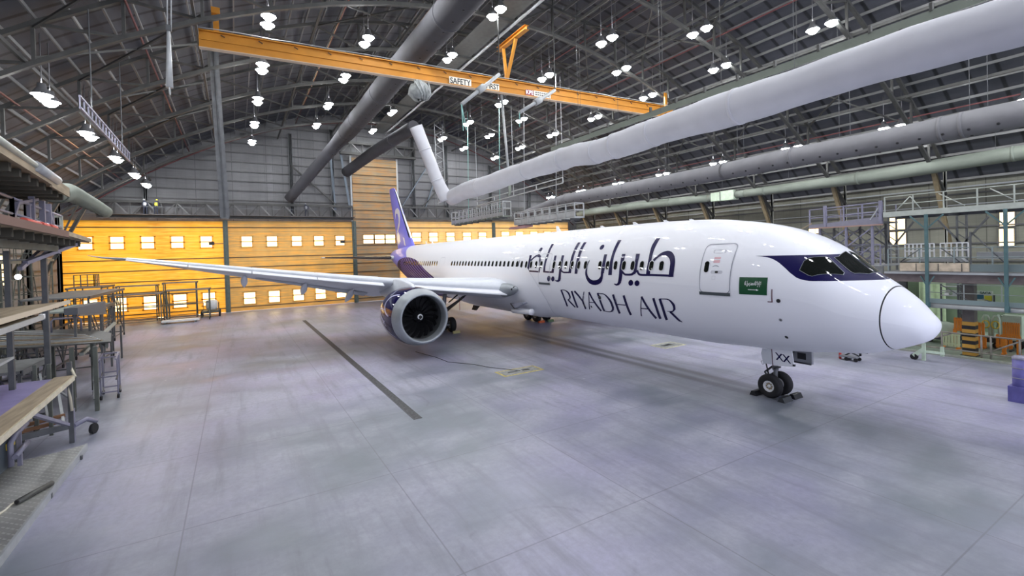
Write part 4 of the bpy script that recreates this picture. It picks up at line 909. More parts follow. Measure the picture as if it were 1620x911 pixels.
for s in (1, -1):
    y = .55 * s
    d = MB().prism([(5.31, y, 2.16), (4.50, y, 2.20), (4.42, y, 1.56), (5.28, y, 1.46)], (0, -.04 * s, 0)).build('gear_door', WHITE, NG)
    MB().prism([(5.74, y, 2.10), (5.345, y, 2.14), (5.31, y, 1.47), (5.71, y, 1.48), (5.80, y, 1.9)], (0, -.04 * s, 0)).build('door_aft_panel', WINGGREY, NG)
    MB().prism([(5.345, y * 1.004, 2.14), (5.31, y * 1.004, 2.15), (5.275, y * 1.004, 1.45), (5.315, y * 1.004, 1.46)], (0, -.05 * s, 0)).build('door_gap_strip', mat('dark_maroon_strip', (0.08, 0.02, 0.04), 0.5), NG)
    MB().box((4.43, y - .02 * s, 1.62), (.08, .07, .08)).build('door_hinge', DARKMET, NG)
v_, f_, _ = text_geo('XX', .43, (-1, 0, -.1), (0.13, 0, 1), (4.86, .556, 1.835), .008, .98)
MB().add(v_, f_).build('door_lettering', INK, NG)
bx = MB().span((4.2, -.5, 1.55), (5.0, -.36, 2.1)).build('bay_box', GEARGREY, NG); MB().span((4.42, -.37, 1.72), (4.75, -.33, 1.98)).build('box_opening', BLACK, NG); MB().tube((4.2, -.32, 1.56), (5.0, -.32, 1.56), .03).build('box_edge', DARKMET, NG)
b = MB()
for (yy) in (1, -1):
    pass
def main_gear(s):
    cx, cy = 31.35, 4.9 * s
    b = MB(); b.tube((cx, cy, .63), (cx - .05, cy - .1 * s, 2.0), .12, 14); b.tube((cx - .05, cy - .1 * s, 1.6), (cx - .15, cy - .35 * s, 3.7), .18, 14); b.bar((cx - .73, cy, .63), (cx + .73, cy, .63), .22, .2)
    for dx in (-.73, .73): b.tube((cx + dx, cy - .6, .63), (cx + dx, cy + .6, .63), .07, 12)
    g = b.build('main_gear', GEARGREY, air)
    if s > 0: g['label'] = 'starboard main gear half hidden behind the engine'
    for dx in (-.73, .73):
        for dy in (-.56, .56): wheel(g, (cx + dx, cy + dy, .635), .635, .48, rim=GEARGREY)
    b = MB(); b.bar((cx - .3, cy - .3 * s, 1.75), (28.3, cy - .7 * s, 3.15), .16, .14); b.build('drag_brace', DARKMET, g)
    b = MB(); b.bar((cx - .1, cy - .3 * s, 1.9), (30.3, 3.0 * s, 3.1), .14, .12); b.tube((30.9, 4.4 * s, 2.5), (29.7, 4.1 * s, 3.2), .06); b.build('side_brace', DARKMET, g)
    b = MB(); b.tube((29.6, cy - .9 * s, 3.0), (29.6, cy - .9 * s, 1.9), .02, 6); b.build('ground_lock_streamer', REDP, g)
    b = MB(); b.prism([(30.8, cy + .75 * s, 3.6), (32.0, cy + .75 * s, 3.6), (31.8, cy + .66 * s, 1.5), (30.9, cy + .66 * s, 1.5)], (0, -.05 * s, 0)); b.build('leg_door', WHITE, g)
    b = MB(); b.prism([(28.6, 3.1 * s, 2.35), (27.6, 3.1 * s, 2.35), (27.8, 3.3 * s, 2.0), (28.5, 3.3 * s, 2.0)], (0, .12 * s, 0)); b.build('bay_bracket', DARKMET, g)
main_gear(1); main_gear(-1)

# ================================================================== hanging air ducts
def duct(name, label, pts, r, m, seams, dots=None, dot_ang=-60, dot_n=40, wob=0.0, sub=6):
    n = len(pts); fx_, fy_, fz_ = (pchip(list(range(n)), [p[i] for p in pts]) for i in range(3))
    rr = r if isinstance(r, list) else [r] * n; frr = pchip(list(range(n)), rr)
    K = sub * (n - 1); P = [V((fx_(i / sub), fy_(i / sub), fz_(i / sub))) for i in range(K + 1)]
    rs = [frr(i / sub) * (1 + wob * math.sin(i * 1.9) * .5 + wob * math.sin(i * .71)) for i in range(K + 1)]
    d = thing(name, label, 'duct', P[0])
    MB().path(P, rs, 28).build('duct_sleeve', m, d)
    for s in seams:
        k = s * sub; i = int(k); a = P[i]; t = (P[min(i + 1, K)] - P[max(i - 1, 0)]).normalized()
        MB().lathe([(-.09, rs[i]), (-.09, rs[i] + .035), (.09, rs[i] + .035), (.09, rs[i])], a, t, 28).build('seam_band', m, d)
    if dots:
        for ang in dots:
            for i in range(dot_n):
                k = (i + .5) / dot_n * K; j = int(k); u = k - j; a = P[j].lerp(P[min(j + 1, K)], u); t = (P[min(j + 1, K)] - P[j]).normalized()
                side = t.cross(V((0, 0, 1))).normalized(); up = side.cross(t); nn = side * math.cos(R(ang)) + up * math.sin(R(ang)); rad = rs[j]
                MB().lathe([(0, .085), (.03, .07), (.035, 0)], a + nn * (rad - .005), nn, 8).build('nozzle', BLACK, d)
    return d
DK = duct('fabric_duct', 'big dark grey fabric duct running to the back wall left of the tail', [(3.6, 7.7, 22.03), (11.1, 7.7, 22.07), (21.8, 7.7, 21.97), (32.5, 7.7, 22.07), (43.2, 7.7, 21.97), (53.2, 7.7, 22.0), (56.2, 8.3, 21.3), (62.4, 13.6, 14.6)], [1.04, 1.04, 1.04, 1.04, 1.03, 1.0, .80, .62], FABD, [0.9, 2.0, 2.95, 3.6, 4.4, 5.0], dots=(-52, -100), dot_n=50, wob=.006, sub=8)
WD_ = duct('fabric_duct', 'sagging white fabric duct hanging over the fuselage', [(-12, -3, 13.9), (-3, -3, 13.85), (2.4, -3, 13.98), (8, -3, 13.88), (13, -3, 13.9), (17.5, -3, 13.76), (20, -3, 13.75), (22.8, -3, 14.0), (27, -3, 14.0), (32, -3, 13.98), (37, -3, 13.82), (42, -3, 13.85), (46.6, -3, 13.55)], [.95, .92, .85, .92, .88, .86, .84, .87, .84, .83, .93, .95, .92], FABW, [3.2, 4.4, 5.2, 6.0, 7.4, 8.6, 10.4], dots=(100,), dot_n=60, wob=.035)
duct('fabric_duct', 'white duct dropping steeply from the roof to the white hanging duct', [(46.7, -2.4, 13.3), (46.7, -1.4, 15.2), (46.6, 0.0, 18.6), (46.5, 1.3, 21.7)], [.82, .75, .72, .78], FABW, [1.2, 2.2], wob=.01)
duct('fabric_duct', 'short grey duct slanting down behind the top of the white drop duct', [(46.9, 1.3, 21.75), (50, 2.2, 21.3), (55, 3.9, 20.3), (62, 6.2, 18.6)], [.8, .78, .74, .70], FABD, [1.4], wob=.01)
GD = duct('fabric_duct', 'big grey fabric duct on the right, middle one of three', [(-6, -18, 13.5), (2, -18, 13.47), (8, -18, 13.38), (14, -18, 13.4), (20, -18, 13.3), (27, -18, 13.28), (35, -18, 13.35), (43, -18, 13.45), (50, -18, 12.85), (55, -18, 12.3)], [.76, .76, .75, .77, .76, .76, .75, .70, .58, .52], FABM, [1.35, 1.55, 3.05, 4.0, 4.15, 5.8, 7.1], dots=(215, 262), dot_n=46, wob=.006)
duct('fabric_duct', 'thin green-grey duct by the right wall, nearer part', [(-4, -32, 13.1), (5, -32, 13.05), (14, -32, 12.78), (22, -32, 12.75), (27, -32, 12.78)], [.58, .58, .58, .5, .46], FABG, [.5, 1.1, 2.2, 3.6], wob=.01)
duct('fabric_duct', 'thin green-grey duct by the right wall, part beyond the square box', [(32, -32, 12.78), (38, -32, 12.95), (46, -32, 13.1), (58, -32, 13.1)], [.46, .56, .58, .55], FABG, [1, 2], wob=.012)
db = thing('duct_box', 'square pale green metal box joining the thin right-hand duct', 'box', (29.5, -32, 12.2))
MB().span((28.2, -32.55, 12.2), (29.9, -31.45, 13.35)).build('box_shell', GREENM, db); MB().span((30.0, -32.5, 12.25), (31.3, -31.5, 13.3)).build('box_shell', GREENM, db)
MB().span((29.88, -32.6, 12.15), (30.02, -31.4, 13.4)).build('flange', FABG, db); MB().tube((27, -32, 12.78), (28.3, -32, 12.78), .44, 16).build('collar', FABG, db); MB().tube((31.2, -32, 12.78), (32.1, -32, 12.78), .45, 16).build('collar', FABG, db)
duct('fabric_duct', 'pale green-grey duct end sticking out past the left docks', [(24, 27.9, 10.45), (27.5, 28, 10.45), (30, 28, 10.75), (34, 28, 10.65), (38.5, 28, 10.45)], [.5, .53, .50, .44, .40], FABG, [1.05, 1.15], dots=(250, 215), dot_n=14, wob=.01)
# wires that hold the ducts
wires = MB
def wire(p, q, label, m=SCAF, r=.012, name='hanging_wire', cat='wire', group=None):
    o = MB().tube(p, q, r, 5).build(name, m, None, q); return tag(o, label, cat, group)
for x in (3, 10, 18, 26, 34, 42):
    wire((x, -17.75, 14.1), (x, -17.75, top_z(-17.75)), 'thin wire holding up the big grey duct on the right', group='grey duct wires')
    wire((x + .9, -18.25, 14.1), (x + .9, -18.25, top_z(-18.25)), 'thin wire holding up the big grey duct on the right', group='grey duct wires')
for x in (6, 14, 22, 30, 38):
    wire((x, -32, 13.3), (x, -32, top_z(-32)), 'thin wire holding up the thin green-grey duct by the right wall', group='thin duct wires')
for x in (-2, 6, 14, 22, 30, 38, 44):
    wire((x, -3.0, 14.7), (x, -3.0, top_z(-3)), 'thin wire holding up the white hanging duct', group='white duct wires')
for k, x in enumerate((8, 16, 24, 32, 40, 48)):
    wire((x, 7.7, 22.9), (x, 7.7, top_z(7.7)), 'thin wire holding up the big dark duct', TRUSS, group='dark duct wires')
rl = thing('duct_rail', 'pale grey flat rail with clips above the white hanging duct', 'rail', (-8, -3.2, 15.1))
MB().span((-8, -3.3, 15.0), (26, -3.22, 15.35)).build('rail_plate', FABG, rl)
for i in range(17): MB().span((-7 + 2 * i, -3.34, 15.3), (-6.9 + 2 * i, -3.18, 15.62)).build('clip', TRUSS, rl)
for i in range(9): wire((-6 + 4 * i, -3.26, 15.35), (-6 + 4 * i, -3.26, top_z(-3.26)), 'thin wire holding up the flat rail above the white duct', TRUSS, group='duct rail wires')
for (y, z, x) in ((11.8, 24, 63.2), (12.6, 23.5, 63.1), (14.2, 23.5, 63), (15.3, 22.5, 63.3), (10.2, 24, 63.2), (16.3, 22, 63)):
    wire((x, y, 14.3), (x, y, z), 'thin hanging wire in front of the back wall by the dark duct', SCAF, .015, group='back wall wires')

# ================================================================== overhead crane
cr = thing('crane_girder', 'yellow overhead crane girder with SAFETY FIRST signs', 'crane', (26.5, 2, 19.5))
CA, CB = V((27.45, 21.4, 19.93)), V((25.45, -17.8, 19.93)); cd = (CB - CA).normalized(); cn = V((cd.y, -cd.x, 0)); cn = cn if cn.x < 0 else -cn
b = MB(); b.bar(CA + V((0, 0, .0)), CB, .10, .95); b.bar(CA + V((0, 0, -.48)), CB + V((0, 0, -.48)), .42, .07); b.bar(CA + V((0, 0, .50)), CB + V((0, 0, .50)), .48, .07); b.build('girder_beam', CRANE, cr)
MB().bar(CA + V((0, 0, -.53)), CB + V((0, 0, -.53)), .40, .04).build('bottom_flange_strip', mat('worn_flange', (0.60, 0.48, 0.36), 0.6), cr)
MB().bar(CA + cn * .10 + V((0, 0, .02)), CB + cn * .10 + V((0, 0, .02)), .05, .12).build('web_ledge', CRANE, cr)
L_ = (CB - CA).length
for i in range(19):
    p = CA + cd * (L_ * (i + .6) / 19.3); MB().bar(p + cn * .14 + V((0, 0, .38)) - cd * .10, p + cn * .14 + V((0, 0, .26)) + cd * .12, .035, .05).build('cable_clip', BLACK, cr)
b = MB(); b.path([CA + cn * .22 + V((0, 0, .60)) + cd * L_ * i / 60 + V((0, 0, .05 * abs(math.sin(i * .52)))) for i in range(61)], .03, 5); b.build('festoon_cable', PALE, cr)
for (dy, c) in ((.25, CRANE),):
    b = MB(); p = CA + cd * .9; b.bar(p + V((0, 0, .5)), p + V((.0, 0, 1.9)), .30, .16); b.box(p + V((0, 0, 1.75)), (.7, .45, .35)); b.build('end_hanger', c, cr)
    b = MB(); p = CB - cd * .9; b.bar(p + V((0, 0, .5)), p + V((.0, 0, 1.9)), .30, .16); b.build('end_hanger', c, cr)
ap = CA + cd * ((21.4 - .65)); ap.z = 20.45
b = MB(); b.bar(ap, (25.0, .55, 23.3), .24, .16); b.bar(ap, (27.0, .55, 23.3), .24, .16); b.build('v_hanger', CRANE, cr)
b = MB(); b.ibeam((23.4, .55, 23.5), (27.8, .55, 23.5), .4, .35); b.build('trolley_beam', CRANE, cr)
def on_girder(y, z, off=.26):
    t = (CA.y - y) / (CA.y - CB.y); p = CA.lerp(CB, t) + cn * off; return V((p.x, y, z))
def sign(body, ya, yb, zc, h, bg, ink, nm):
    yc = (ya + yb) / 2; p = on_girder(yc, zc, .12); w = abs(ya - yb)
    s_ = MB().bar(p - cd * w / 2, p + cd * w / 2, .02, h).build(nm, bg, cr)
    v_, f_, v2 = text_geo(body, h * .98, cd, (0, 0, 1), p + cn * .02, .02 * h); ws = max(a.x for a in v2) - min(a.x for a in v2)
    k = w * .93 / ws; v_, f_, v2 = text_geo(body, h * .98, cd, (0, 0, 1), p + cn * .02, .02 * h, k)
    MB().add(v_, f_).build('sign_lettering', ink, s_)
    return s_
sign('SAFETY', 5.65, 3.85, 19.72, .62, SIGNW, BLACK, 'sign_board'); sign('FIRST', 2.62, 1.45, 19.74, .58, SIGNW, BLACK, 'sign_board')
sign('KPE', -.98, -1.74, 19.74, .46, mat('maroon_sign', (.25, .03, .06), .5), WHITEINK, 'sign_board')
s_ = MB().bar(on_girder(-1.78, 19.74, .12), on_girder(-3.4, 19.74, .12), .02, .46).build('sign_board', SIGNW, cr)
b = MB()
for j, z in enumerate((19.84, 19.66)):
    for i in range(7): b.bar(on_girder(-1.9 - .2 * i, z, .135), on_girder(-2.03 - .2 * i, z, .135), .01, .10)
b.build('sign_small_print', BLACK, s_)
bd = thing('sheet_bundle', 'grey folded fabric bundle hanging from the crane girder beside the dark duct', 'bundle', (26.3, 8.1, 17.6))
b = MB(); b.lathe([(0, .15), (.12, .55), (.4, .82), (.8, .78), (1.15, .55), (1.35, .2), (1.4, 0)], (26.1, 8.15, 17.75), (0.1, 0, 1), 20)
for i, v in enumerate(b.v): b.v[i] = V((v.x + .12 * math.sin(i * 1.7), v.y * 1.0 + .10 * math.sin(i * 2.3), v.z + .08 * math.sin(i)))
b.build('folded_cloth', ROPE, bd)
for i in range(4):
    MB().path([(25.55 - .0 * i, 8.75 - .35 * i, 18.9), (25.28, 8.6 - .3 * i, 18.4), (25.35, 8.3 - .22 * i, 18.0), (25.8, 8.1 - .15 * i, 17.75)], .05, 6).build('rope_loop', PALE if i % 2 else ROPE, bd)
MB().tube((26.3, 8.2, 19.1), on_girder(8.2, 19.45, 0), .05, 6).build('sling', ROPE, bd)
# jib arms and hoist masts that carry the two baskets
def jib(label, a, b_, c):
    j = thing('hoist_jib', label, 'hoist', a)
    MB().path([a, b_], .13, 8).build('jib_arm', PALE, j); MB().tube(V(a).lerp(V(b_), .42), V(a).lerp(V(b_), .58), .26, 10).build('jib_motor', PALE, j)
    MB().tube(b_, (b_[0], b_[1], top_z(b_[1])), .05, 8).build('jib_hanger', TRUSS, j)
    for i, (q) in enumerate(c): MB().tube(a, q, .035, 5).build('strap', TEALW, j)
    return j
jib('white hoist jib crossing in front of the FIRST sign', (24, 5.88, 17.15), (24, 2.72, 19.8), [(24.0, 5.79, 15.3), (24.1, 5.5, 15.4)])
jib('white hoist jib crossing the white sign strip right of the FIRST sign', (24, 1.05, 17.2), (24, -2.35, 19.4), [(24.0, 1.08, 16.1)])
mp = thing('hoist_mast', 'pale vertical hoist mast reaching down to the white duct', 'mast', (36, -4.7, 13.6))
MB().tube((36, -4.35, 23.0), (36, -5.0, 13.9), .13, 10).build('mast_pole', PALE, mp); MB().path([(36, -5.0, 13.9), (36, -5.02, 12.9), (36, -4.8, 12.55)], .14, 10).build('mast_foot', FABG, mp); MB().tube((36, -4.35, 23), (36, -4.3, 24.7), .06).build('mast_hanger', TRUSS, mp)
hm = thing('hoist_mast', 'straight grey mast hanging from the roof under the left end of the crane', 'mast', (33.6, 20.6, 9.7))
MB().ibeam((33.6, 20.85, 22.3), (33.6, 20.5, 9.75), .34, .3, .05).build('mast_shaft', SCAF, hm); MB().box((33.6, 20.5, 9.7), (.45, .45, .12)).build('mast_foot', SCAF, hm)
lh = thing('roof_hoist', 'slim pale telescopic hoist hanging from the roof left of the crane', 'hoist', (23, 22.45, 15.2))
MB().tube((23, 22.48, 18.3), (23, 22.52, 15.4), .08, 10, .16).build('hoist_tube', PALE, lh); MB().path([(23 + .2 * math.cos(R(a)), 22.52, 15.25 + .2 * math.sin(R(a))) for a in range(0, 360, 30)], .03, 6, closed=True).build('hook_ring', PALE, lh)
for s in (-.08, .08): MB().tube((23, 22.45 + s, 18.3), (23, 22.35 + s, top_z(22.4)), .03, 6).build('hoist_cable', PALE, lh)
MB().box((23, 22.46, 18.4), (.22, .22, .3)).build('hoist_block', SCAF, lh)

# hanging baskets over the fuselage
def basket(label, x0, x1, y, z, zr, floor, hang):
    k = thing('hanging_basket', label, 'basket', ((x0 + x1) / 2, y, z))
    MB().span((x0, y - .5, z), (x1, y + .5, z + .14)).build('basket_floor', floor, k); MB().span((x0, y + .46, z + .1), (x1, y + .5, z + .55)).build('toe_board', PALE, k)
    n = int((x1 - x0) / 1.25)
    for s in (1, -1):
        for zz in (z + (zr - z) * .55, zr): MB().bar((x0, y + .5 * s, zz), (x1, y + .5 * s, zz), .07, .09).build('rail', PALE, k)
        for i in range(n + 1): x = x0 + (x1 - x0) * i / n; MB().bar((x, y + .5 * s, z), (x, y + .5 * s, zr), .09, .09).build('rail_post', PALE, k)
    for x in (x0, x1):
        for zz in (z + (zr - z) * .55, zr): MB().bar((x, y - .5, zz), (x, y + .5, zz), .07, .09).build('end_rail', PALE, k)
    for i in range(8): x = x0 + (x1 - x0) * (i + .5) / 8; MB().bar((x, y - .5, z - .08), (x, y + .5, z - .08), .12, .16).build('floor_joist', SCAF, k)
    for x, m, top in hang: MB().tube((x, y + .3, z + .2), (x - .6, y + .3, top), .035, 6).build('sling', m, k)
    return k
basket('longer hanging work basket, left one, over the aft fuselage', 38.4, 52.5, -6.0, 10.6, 12.3, FABG, [(39.5, TEALW, 23.5), (47.6, TEALW, 24.5)])
basket('lower hanging work basket on the right with a red end', 25.9, 36.0, -6.0, 9.45, 10.75, PALE, [(28.9, PALE, 22.8), (34.4, PALE, 22.5)])
tag(MB().prism([(34.0, -5.48, 9.2), (37.3, -5.48, 9.1), (37.0, -5.48, 9.32), (34.0, -5.48, 9.36)], (0, -1, 0)).build('tarpaulin_roll', mat('dull_red_tarp', (.36, .20, .20), .8), None, (35, -6, 9.4)), 'dull red tarpaulin roll slung under the end of the lower basket', 'tarpaulin')
lr = thing('guard_rail', 'long pale ladder-like guard frame hanging behind the baskets', 'guard rail', (38, -8, 12.6))
b0, b1 = V((31, -8.2, 13.35)), V((50, -8.2, 13.1))
for dz in (0, .55): MB().bar(b0 + V((0, 0, dz)), b1 + V((0, 0, dz)), .08, .1).build('rail', PALE, lr)
for i in range(5): p = b0.lerp(b1, i / 4); MB().bar(p, p + V((0, 0, .55)), .08, .08).build('rail_post', PALE, lr)
for i in (0, 2, 4): p = b0.lerp(b1, i / 4); MB().tube(p, p + V((0, 0, 10.5)), .03, 5).build('sling', PALE, lr)
bm_ = thing('lattice_boom', 'pale lattice boom slung under the roof trusses above the left lamps', 'boom', (29, 26, 13.6))
b0, b1 = V((23.2, 26, 14.0)), V((35, 26, 13.65))
for dz in (0, .55): MB().bar(b0 + V((0, 0, dz)), b1 + V((0, 0, dz)), .09, .09).build('rail', SCAFL, bm_)
for i in range(17): p = b0.lerp(b1, i / 16); MB().bar(p, p + V((0, 0, .55)), .05, .05).build('rung', SCAFL, bm_)
for i in (3, 13): p = b0.lerp(b1, i / 16); MB().tube(p, (p.x, p.y, top_z(26) - .2), .03, 5).build('sling', SCAF, bm_)
lt = thing('lattice_mast', 'thin open lattice mast hanging behind the white drop duct', 'mast', (50, -3.5, 13.5))
for s in (0, 1.1): MB().tube((52, -3.2 - s, 24), (52, -3.4 - s, 13.2), .05, 6).build('mast_rail', PALE, lt)
for i in range(8):
    z = 13.4 + 1.3 * i; MB().tube((52, -3.3, z), (52, -4.45, z + .65), .035, 5).build('lacing', PALE, lt); MB().tube((52, -4.45, z + .65), (52, -3.3, z + 1.3), .035, 5).build('lacing', PALE, lt)
MB().tube((52, -3.75, 24), (52, -3.75, 25.6), .05, 5).build('mast_hanger', TRUSS, lt)
# people working on the lattice girder of the back wall
def person(label, x, y, z, vest, pose):
    bpy_me = bpy.data.meshes.new('person'); s = pose
    J = [(0, 0, .95), (0, 0, 1.2), (0, .0 + .05 * s, 1.42), (0, .08 * s, 1.55), (0, .10 * s, 1.66), (.0, .1, .92), (.02, .13, .5), (-.02, .14, .06), (.1, .15, .03), (0, -.1, .92), (.06, -.13, .5), (-.02, -.14, .06), (.1, -.15, .03),
         (0, .2, 1.38), (.08, .27, 1.1), (.28, .24, .95), (0, -.2, 1.38), (.08, -.27, 1.1), (.28, -.24, .98)]
    E = [(0, 1), (1, 2), (2, 3), (3, 4), (0, 5), (5, 6), (6, 7), (7, 8), (0, 9), (9, 10), (10, 11), (11, 12), (2, 13), (13, 14), (14, 15), (2, 16), (16, 17), (17, 18)]
    rad = [.15, .15, .15, .06, .11, .1, .075, .05, .045, .1, .075, .05, .045, .075, .05, .035, .075, .05, .035]
    bpy_me.from_pydata([V((x - j[0], y + j[1], z + j[2])) - V((x, y, z)) for j in J], E, [])
    o = bpy.data.objects.new('person', bpy_me); COL.objects.link(o); o.location = (x, y, z)
    md = o.modifiers.new('Skin', 'SKIN'); o.modifiers.new('Sub', 'SUBSURF').levels = 1; o.modifiers['Sub'].render_levels = 1
    for i, r in enumerate(rad): bpy_me.skin_vertices[0].data[i].radius = (r, r)
    bpy_me.skin_vertices[0].data[0].use_root = True
    bpy_me.materials.append(mat('dark_work_clothes', (.03, .035, .06), .8)); tag(o, label, 'person')
    hl = MB().lathe([(0, .125), (.05, .125), (.1, .1), (.14, .05), (.15, 0)], (x, y + .1 * s, z + 1.67), (0, 0, 1), 14).build('helmet', vest, o)
    MB().lathe([(-.2, .175), (0, .19), (.17, .17), (.2, .1)], (x, y + .03 * s, z + 1.22), (0, 0, 1), 14).build('vest', vest, o)
    return o
wk = thing('girder_walkway', 'narrow dark walkway on top of the lattice girder above the left doors', 'walkway', (XB - 1.8, 20, 12.4))
MB().span((XB - 2.2, 5, 12.35), (XB - 1.5, 36.8, 12.42)).build('walkway_plate', GIRT, wk); MB().bar((XB - 2.2, 5, 13.3), (XB - 2.2, 36.8, 13.3), .05).build('handrail', SCAF, wk)
for i in range(16): MB().bar((XB - 2.2, 5 + 2.1 * i, 12.4), (XB - 2.2, 5 + 2.1 * i, 13.3), .05).build('rail_post', SCAF, wk)
person('worker in yellow vest standing on the walkway above the left door leaf', XB - 1.85, 27.9, 12.42, mat('yellow_vest', (.75, .68, .08), .7), -1)
person('worker in pale shirt standing beside the yellow-vested one above the left door', XB - 1.85, 28.9, 12.42, mat('pale_vest', (.55, .55, .55), .7), 1)
person('worker in dark clothes on the walkway just left of the tall door', XB - 1.85, 11.4, 12.42, mat('grey_vest', (.25, .26, .28), .7), 1)

# ================================================================== things standing on the open floor
tr = thing('floor_drain', 'long dark slotted drain set in the floor between camera and engine', 'drain', (30, 13.85, 0))
GRATE = mat('dark_drain_grating', (.075, .075, .08), .6, .3, var=.6, scale=9)
MB().span((12, 13.68, -.02), (48.3, 14.02, .006)).build('drain_cover', GRATE, tr)
for s in (13.67, 14.01): MB().span((12, s - .0, -.02), (48.3, s + .02, .012)).build('drain_frame', SCAF, tr)
def pit(label, x0, x1, y0, y1, ylw):
    p = thing('pit_cover', label, 'hatch', ((x0 + x1) / 2, (y0 + y1) / 2, 0))
    MB().span((x0, y0, -.02), (x1, y1, .012)).build('cover_plate', mat('pit_plate', (.30, .31, .30), .5, .3, var=.35, scale=4), p)
    b = MB(); w = .14
    b.span((x0 - w, y0 - w, -.02), (x1 + w, y0, .008)); b.span((x0 - w, y1, -.02), (x1 + w, y1 + w, .008)); b.span((x0 - w, y0, -.02), (x0, y1, .008)); b.span((x1, y0, -.02), (x1 + w, y1, .008))
    b.build('painted_border', ylw, p)
    b = MB(); b.span((x0 + .35, y0 + .5, .0), (x1 - .3, y0 + .95, .016)); b.span((x0 + .4, y1 - 1.0, .0), (x1 - .35, y1 - .4, .016)); b.build('cover_plate', DARKMET, p)
pit('service pit cover with worn yellow border, in the open floor before the engine', 15.5, 16.4, 5.5, 7.75, mat('worn_yellow_line', (.55, .46, .16), .6, var=.45, scale=8))
pit('faded service pit cover with pale yellow border, across under the nose', 15.1, 16.2, -5.9, -4.1, mat('faded_yellow_line', (.58, .56, .34), .6, var=.4, scale=8))
hs = MB().path([(24.6, 9.6, .02), (22, 9.1, .02), (20.4, 9.0, .02), (18.8, 8.0, .02), (17.6, 7.6, .02), (16.6, 7.0, .02), (15.9, 6.6, .02)], .014, 6).build('ground_cable', BLACK, None, (20, 9, 0)); tag(hs, 'thin black cable lying on the floor from the engine to the pit', 'cable')
# wheel chocks
def chock(x, y, label, m=BLACK, ang=0):
    o = MB().prism([(x - .16, y - .3, 0), (x + .16, y - .3, 0), (x + .07, y - .3, .19), (x - .07, y - .3, .19)], (0, .6, 0)).build('wheel_chock', m, None, (x, y, 0)); return tag(o, label, 'chock')
chock(6.13, .38, 'black wheel chock behind the near nose tyre'); chock(4.91, .38, 'black wheel chock in front of the near nose tyre', DARKMET); chock(4.91, -.42, 'black wheel chock in front of the far nose tyre')
chock(29.75, -4.3, 'orange wheel chock ahead of the far main gear', mat('orange_chock', (.6, .12, .03), .6)); chock(29.72, -5.3, 'green wheel chock ahead of the far main gear', mat('green_chock', (.12, .20, .10), .6)); chock(29.75, 4.3, 'pale yellow wheel chock beside the near main gear', mat('yellow_chock', (.6, .55, .25), .6))
# small jack trolley beyond the nose
jk = thing('jack_trolley', 'small jack trolley with a red post on the floor past the nose', 'trolley', (6.9, -9.3, 0))
MB().span((6.3, -9.5, .16), (7.1, -9.1, .26)).build('frame', GEARGREY, jk); MB().tube((7.15, -9.3, 0.02), (7.15, -9.3, .55), .07).build('red_post', REDP, jk); MB().path([(6.9, -9.3, .25), (6.6, -9.3, .45), (6.2, -9.3, .3)], .04, 6).build('handle', DARKMET, jk)
for x in (6.3, 6.75):
    for y in (-9.5, -9.1): MB().tube((x, y - .04, .1), (x, y + .04, .1), .1, 12).build('wheel', RUBBER, jk)
dl = thing('tow_dolly', 'pale green dolly wheel unit on the floor under the nose tip', 'dolly', (4.6, -12.2, 0))
MB().tube((4.75, -12.2, .16), (4.75, -12.06, .16), .17, 16).build('wheel', RUBBER, dl); MB().bar((4.78, -12.13, .2), (4.35, -12.2, .62), .16, .2).build('fork', GREENM, dl); MB().bar((4.35, -12.2, 0), (4.35, -12.2, .95), .14, .14).build('leg', GREENM, dl); MB().bar((4.35, -12.2, .5), (3.6, -12.6, .45), .12, .12).build('beam', GREENM, dl); MB().bar((3.7, -12.6, 0.28), (3.7, -12.6, .8), .14, .14).build('leg', GREENM, dl)
ps = thing('padded_post', 'blue-violet padded post at the right edge of the picture', 'post', (-.42, -6.75, 0))
MB().tube((-.42, -6.85, .02), (-.42, -6.85, 1.72), .26, 16).build('post_sleeve', BLUEV, ps); MB().lathe([(0, .27), (.08, .26), (.13, .18), (.15, 0)], (-.42, -6.85, 1.70), (0, 0, 1), 16).build('cap', SCAFL, ps)
for z in (.5, .95, 1.35): MB().lathe([(-.025, .265), (0, .28), (.025, .265)], (-.42, -6.85, z), (0, 0, 1), 16).build('strap', SCAFL, ps)
MB().span((-.75, -7.2, 0), (-.1, -6.52, .62)).build('base_box', BLUEV, ps)

# ================================================================== nose dock on the right
def railing(parent, pts, h, n, m, rails=(1.0, .5), r=.035, name='railing'):
    """handrail along a line of points, posts every so often; one mesh per rail and per post"""
    pts = [V(p) for p in pts]
    for a, b in zip(pts, pts[1:]):
        for k in rails: MB().tube(a + V((0, 0, h * k)), b + V((0, 0, h * k)), r, 6).build('handrail', m, parent)
        for i in range(n + 1):
            p = a.lerp(b, i / n); MB().bar(p, p + V((0, 0, h)), r * 2, r * 2).build('rail_post', m, parent)
annex = MB().span((-20, -36.9, -.02), (11.5, -14.25, .03)); struct(annex, 'floor_annex', mat('green_grey_annex_floor', (.27, .33, .26), .5, var=.2, scale=.6))
struct(MB().span((-20, -14.36, 0), (9.5, -14.2, .10)), 'trim_80', mat('dull_kerb', (.26, .27, .23), .6, var=.2))
struct(MB().span((-6, -25.3, .03), (9.4, -25.1, 4.1)), 'partition_wall', GREENW)
for k, x in enumerate((-1.2, 0.6, 2.9, 8.2)): struct(MB().span((x - .1, -25.12, .03), (x + .1, -25.0, 4.1)), 'trim_%d' % (81 + k), mat('pale_green_pilaster', (.48, .60, .40), .6))
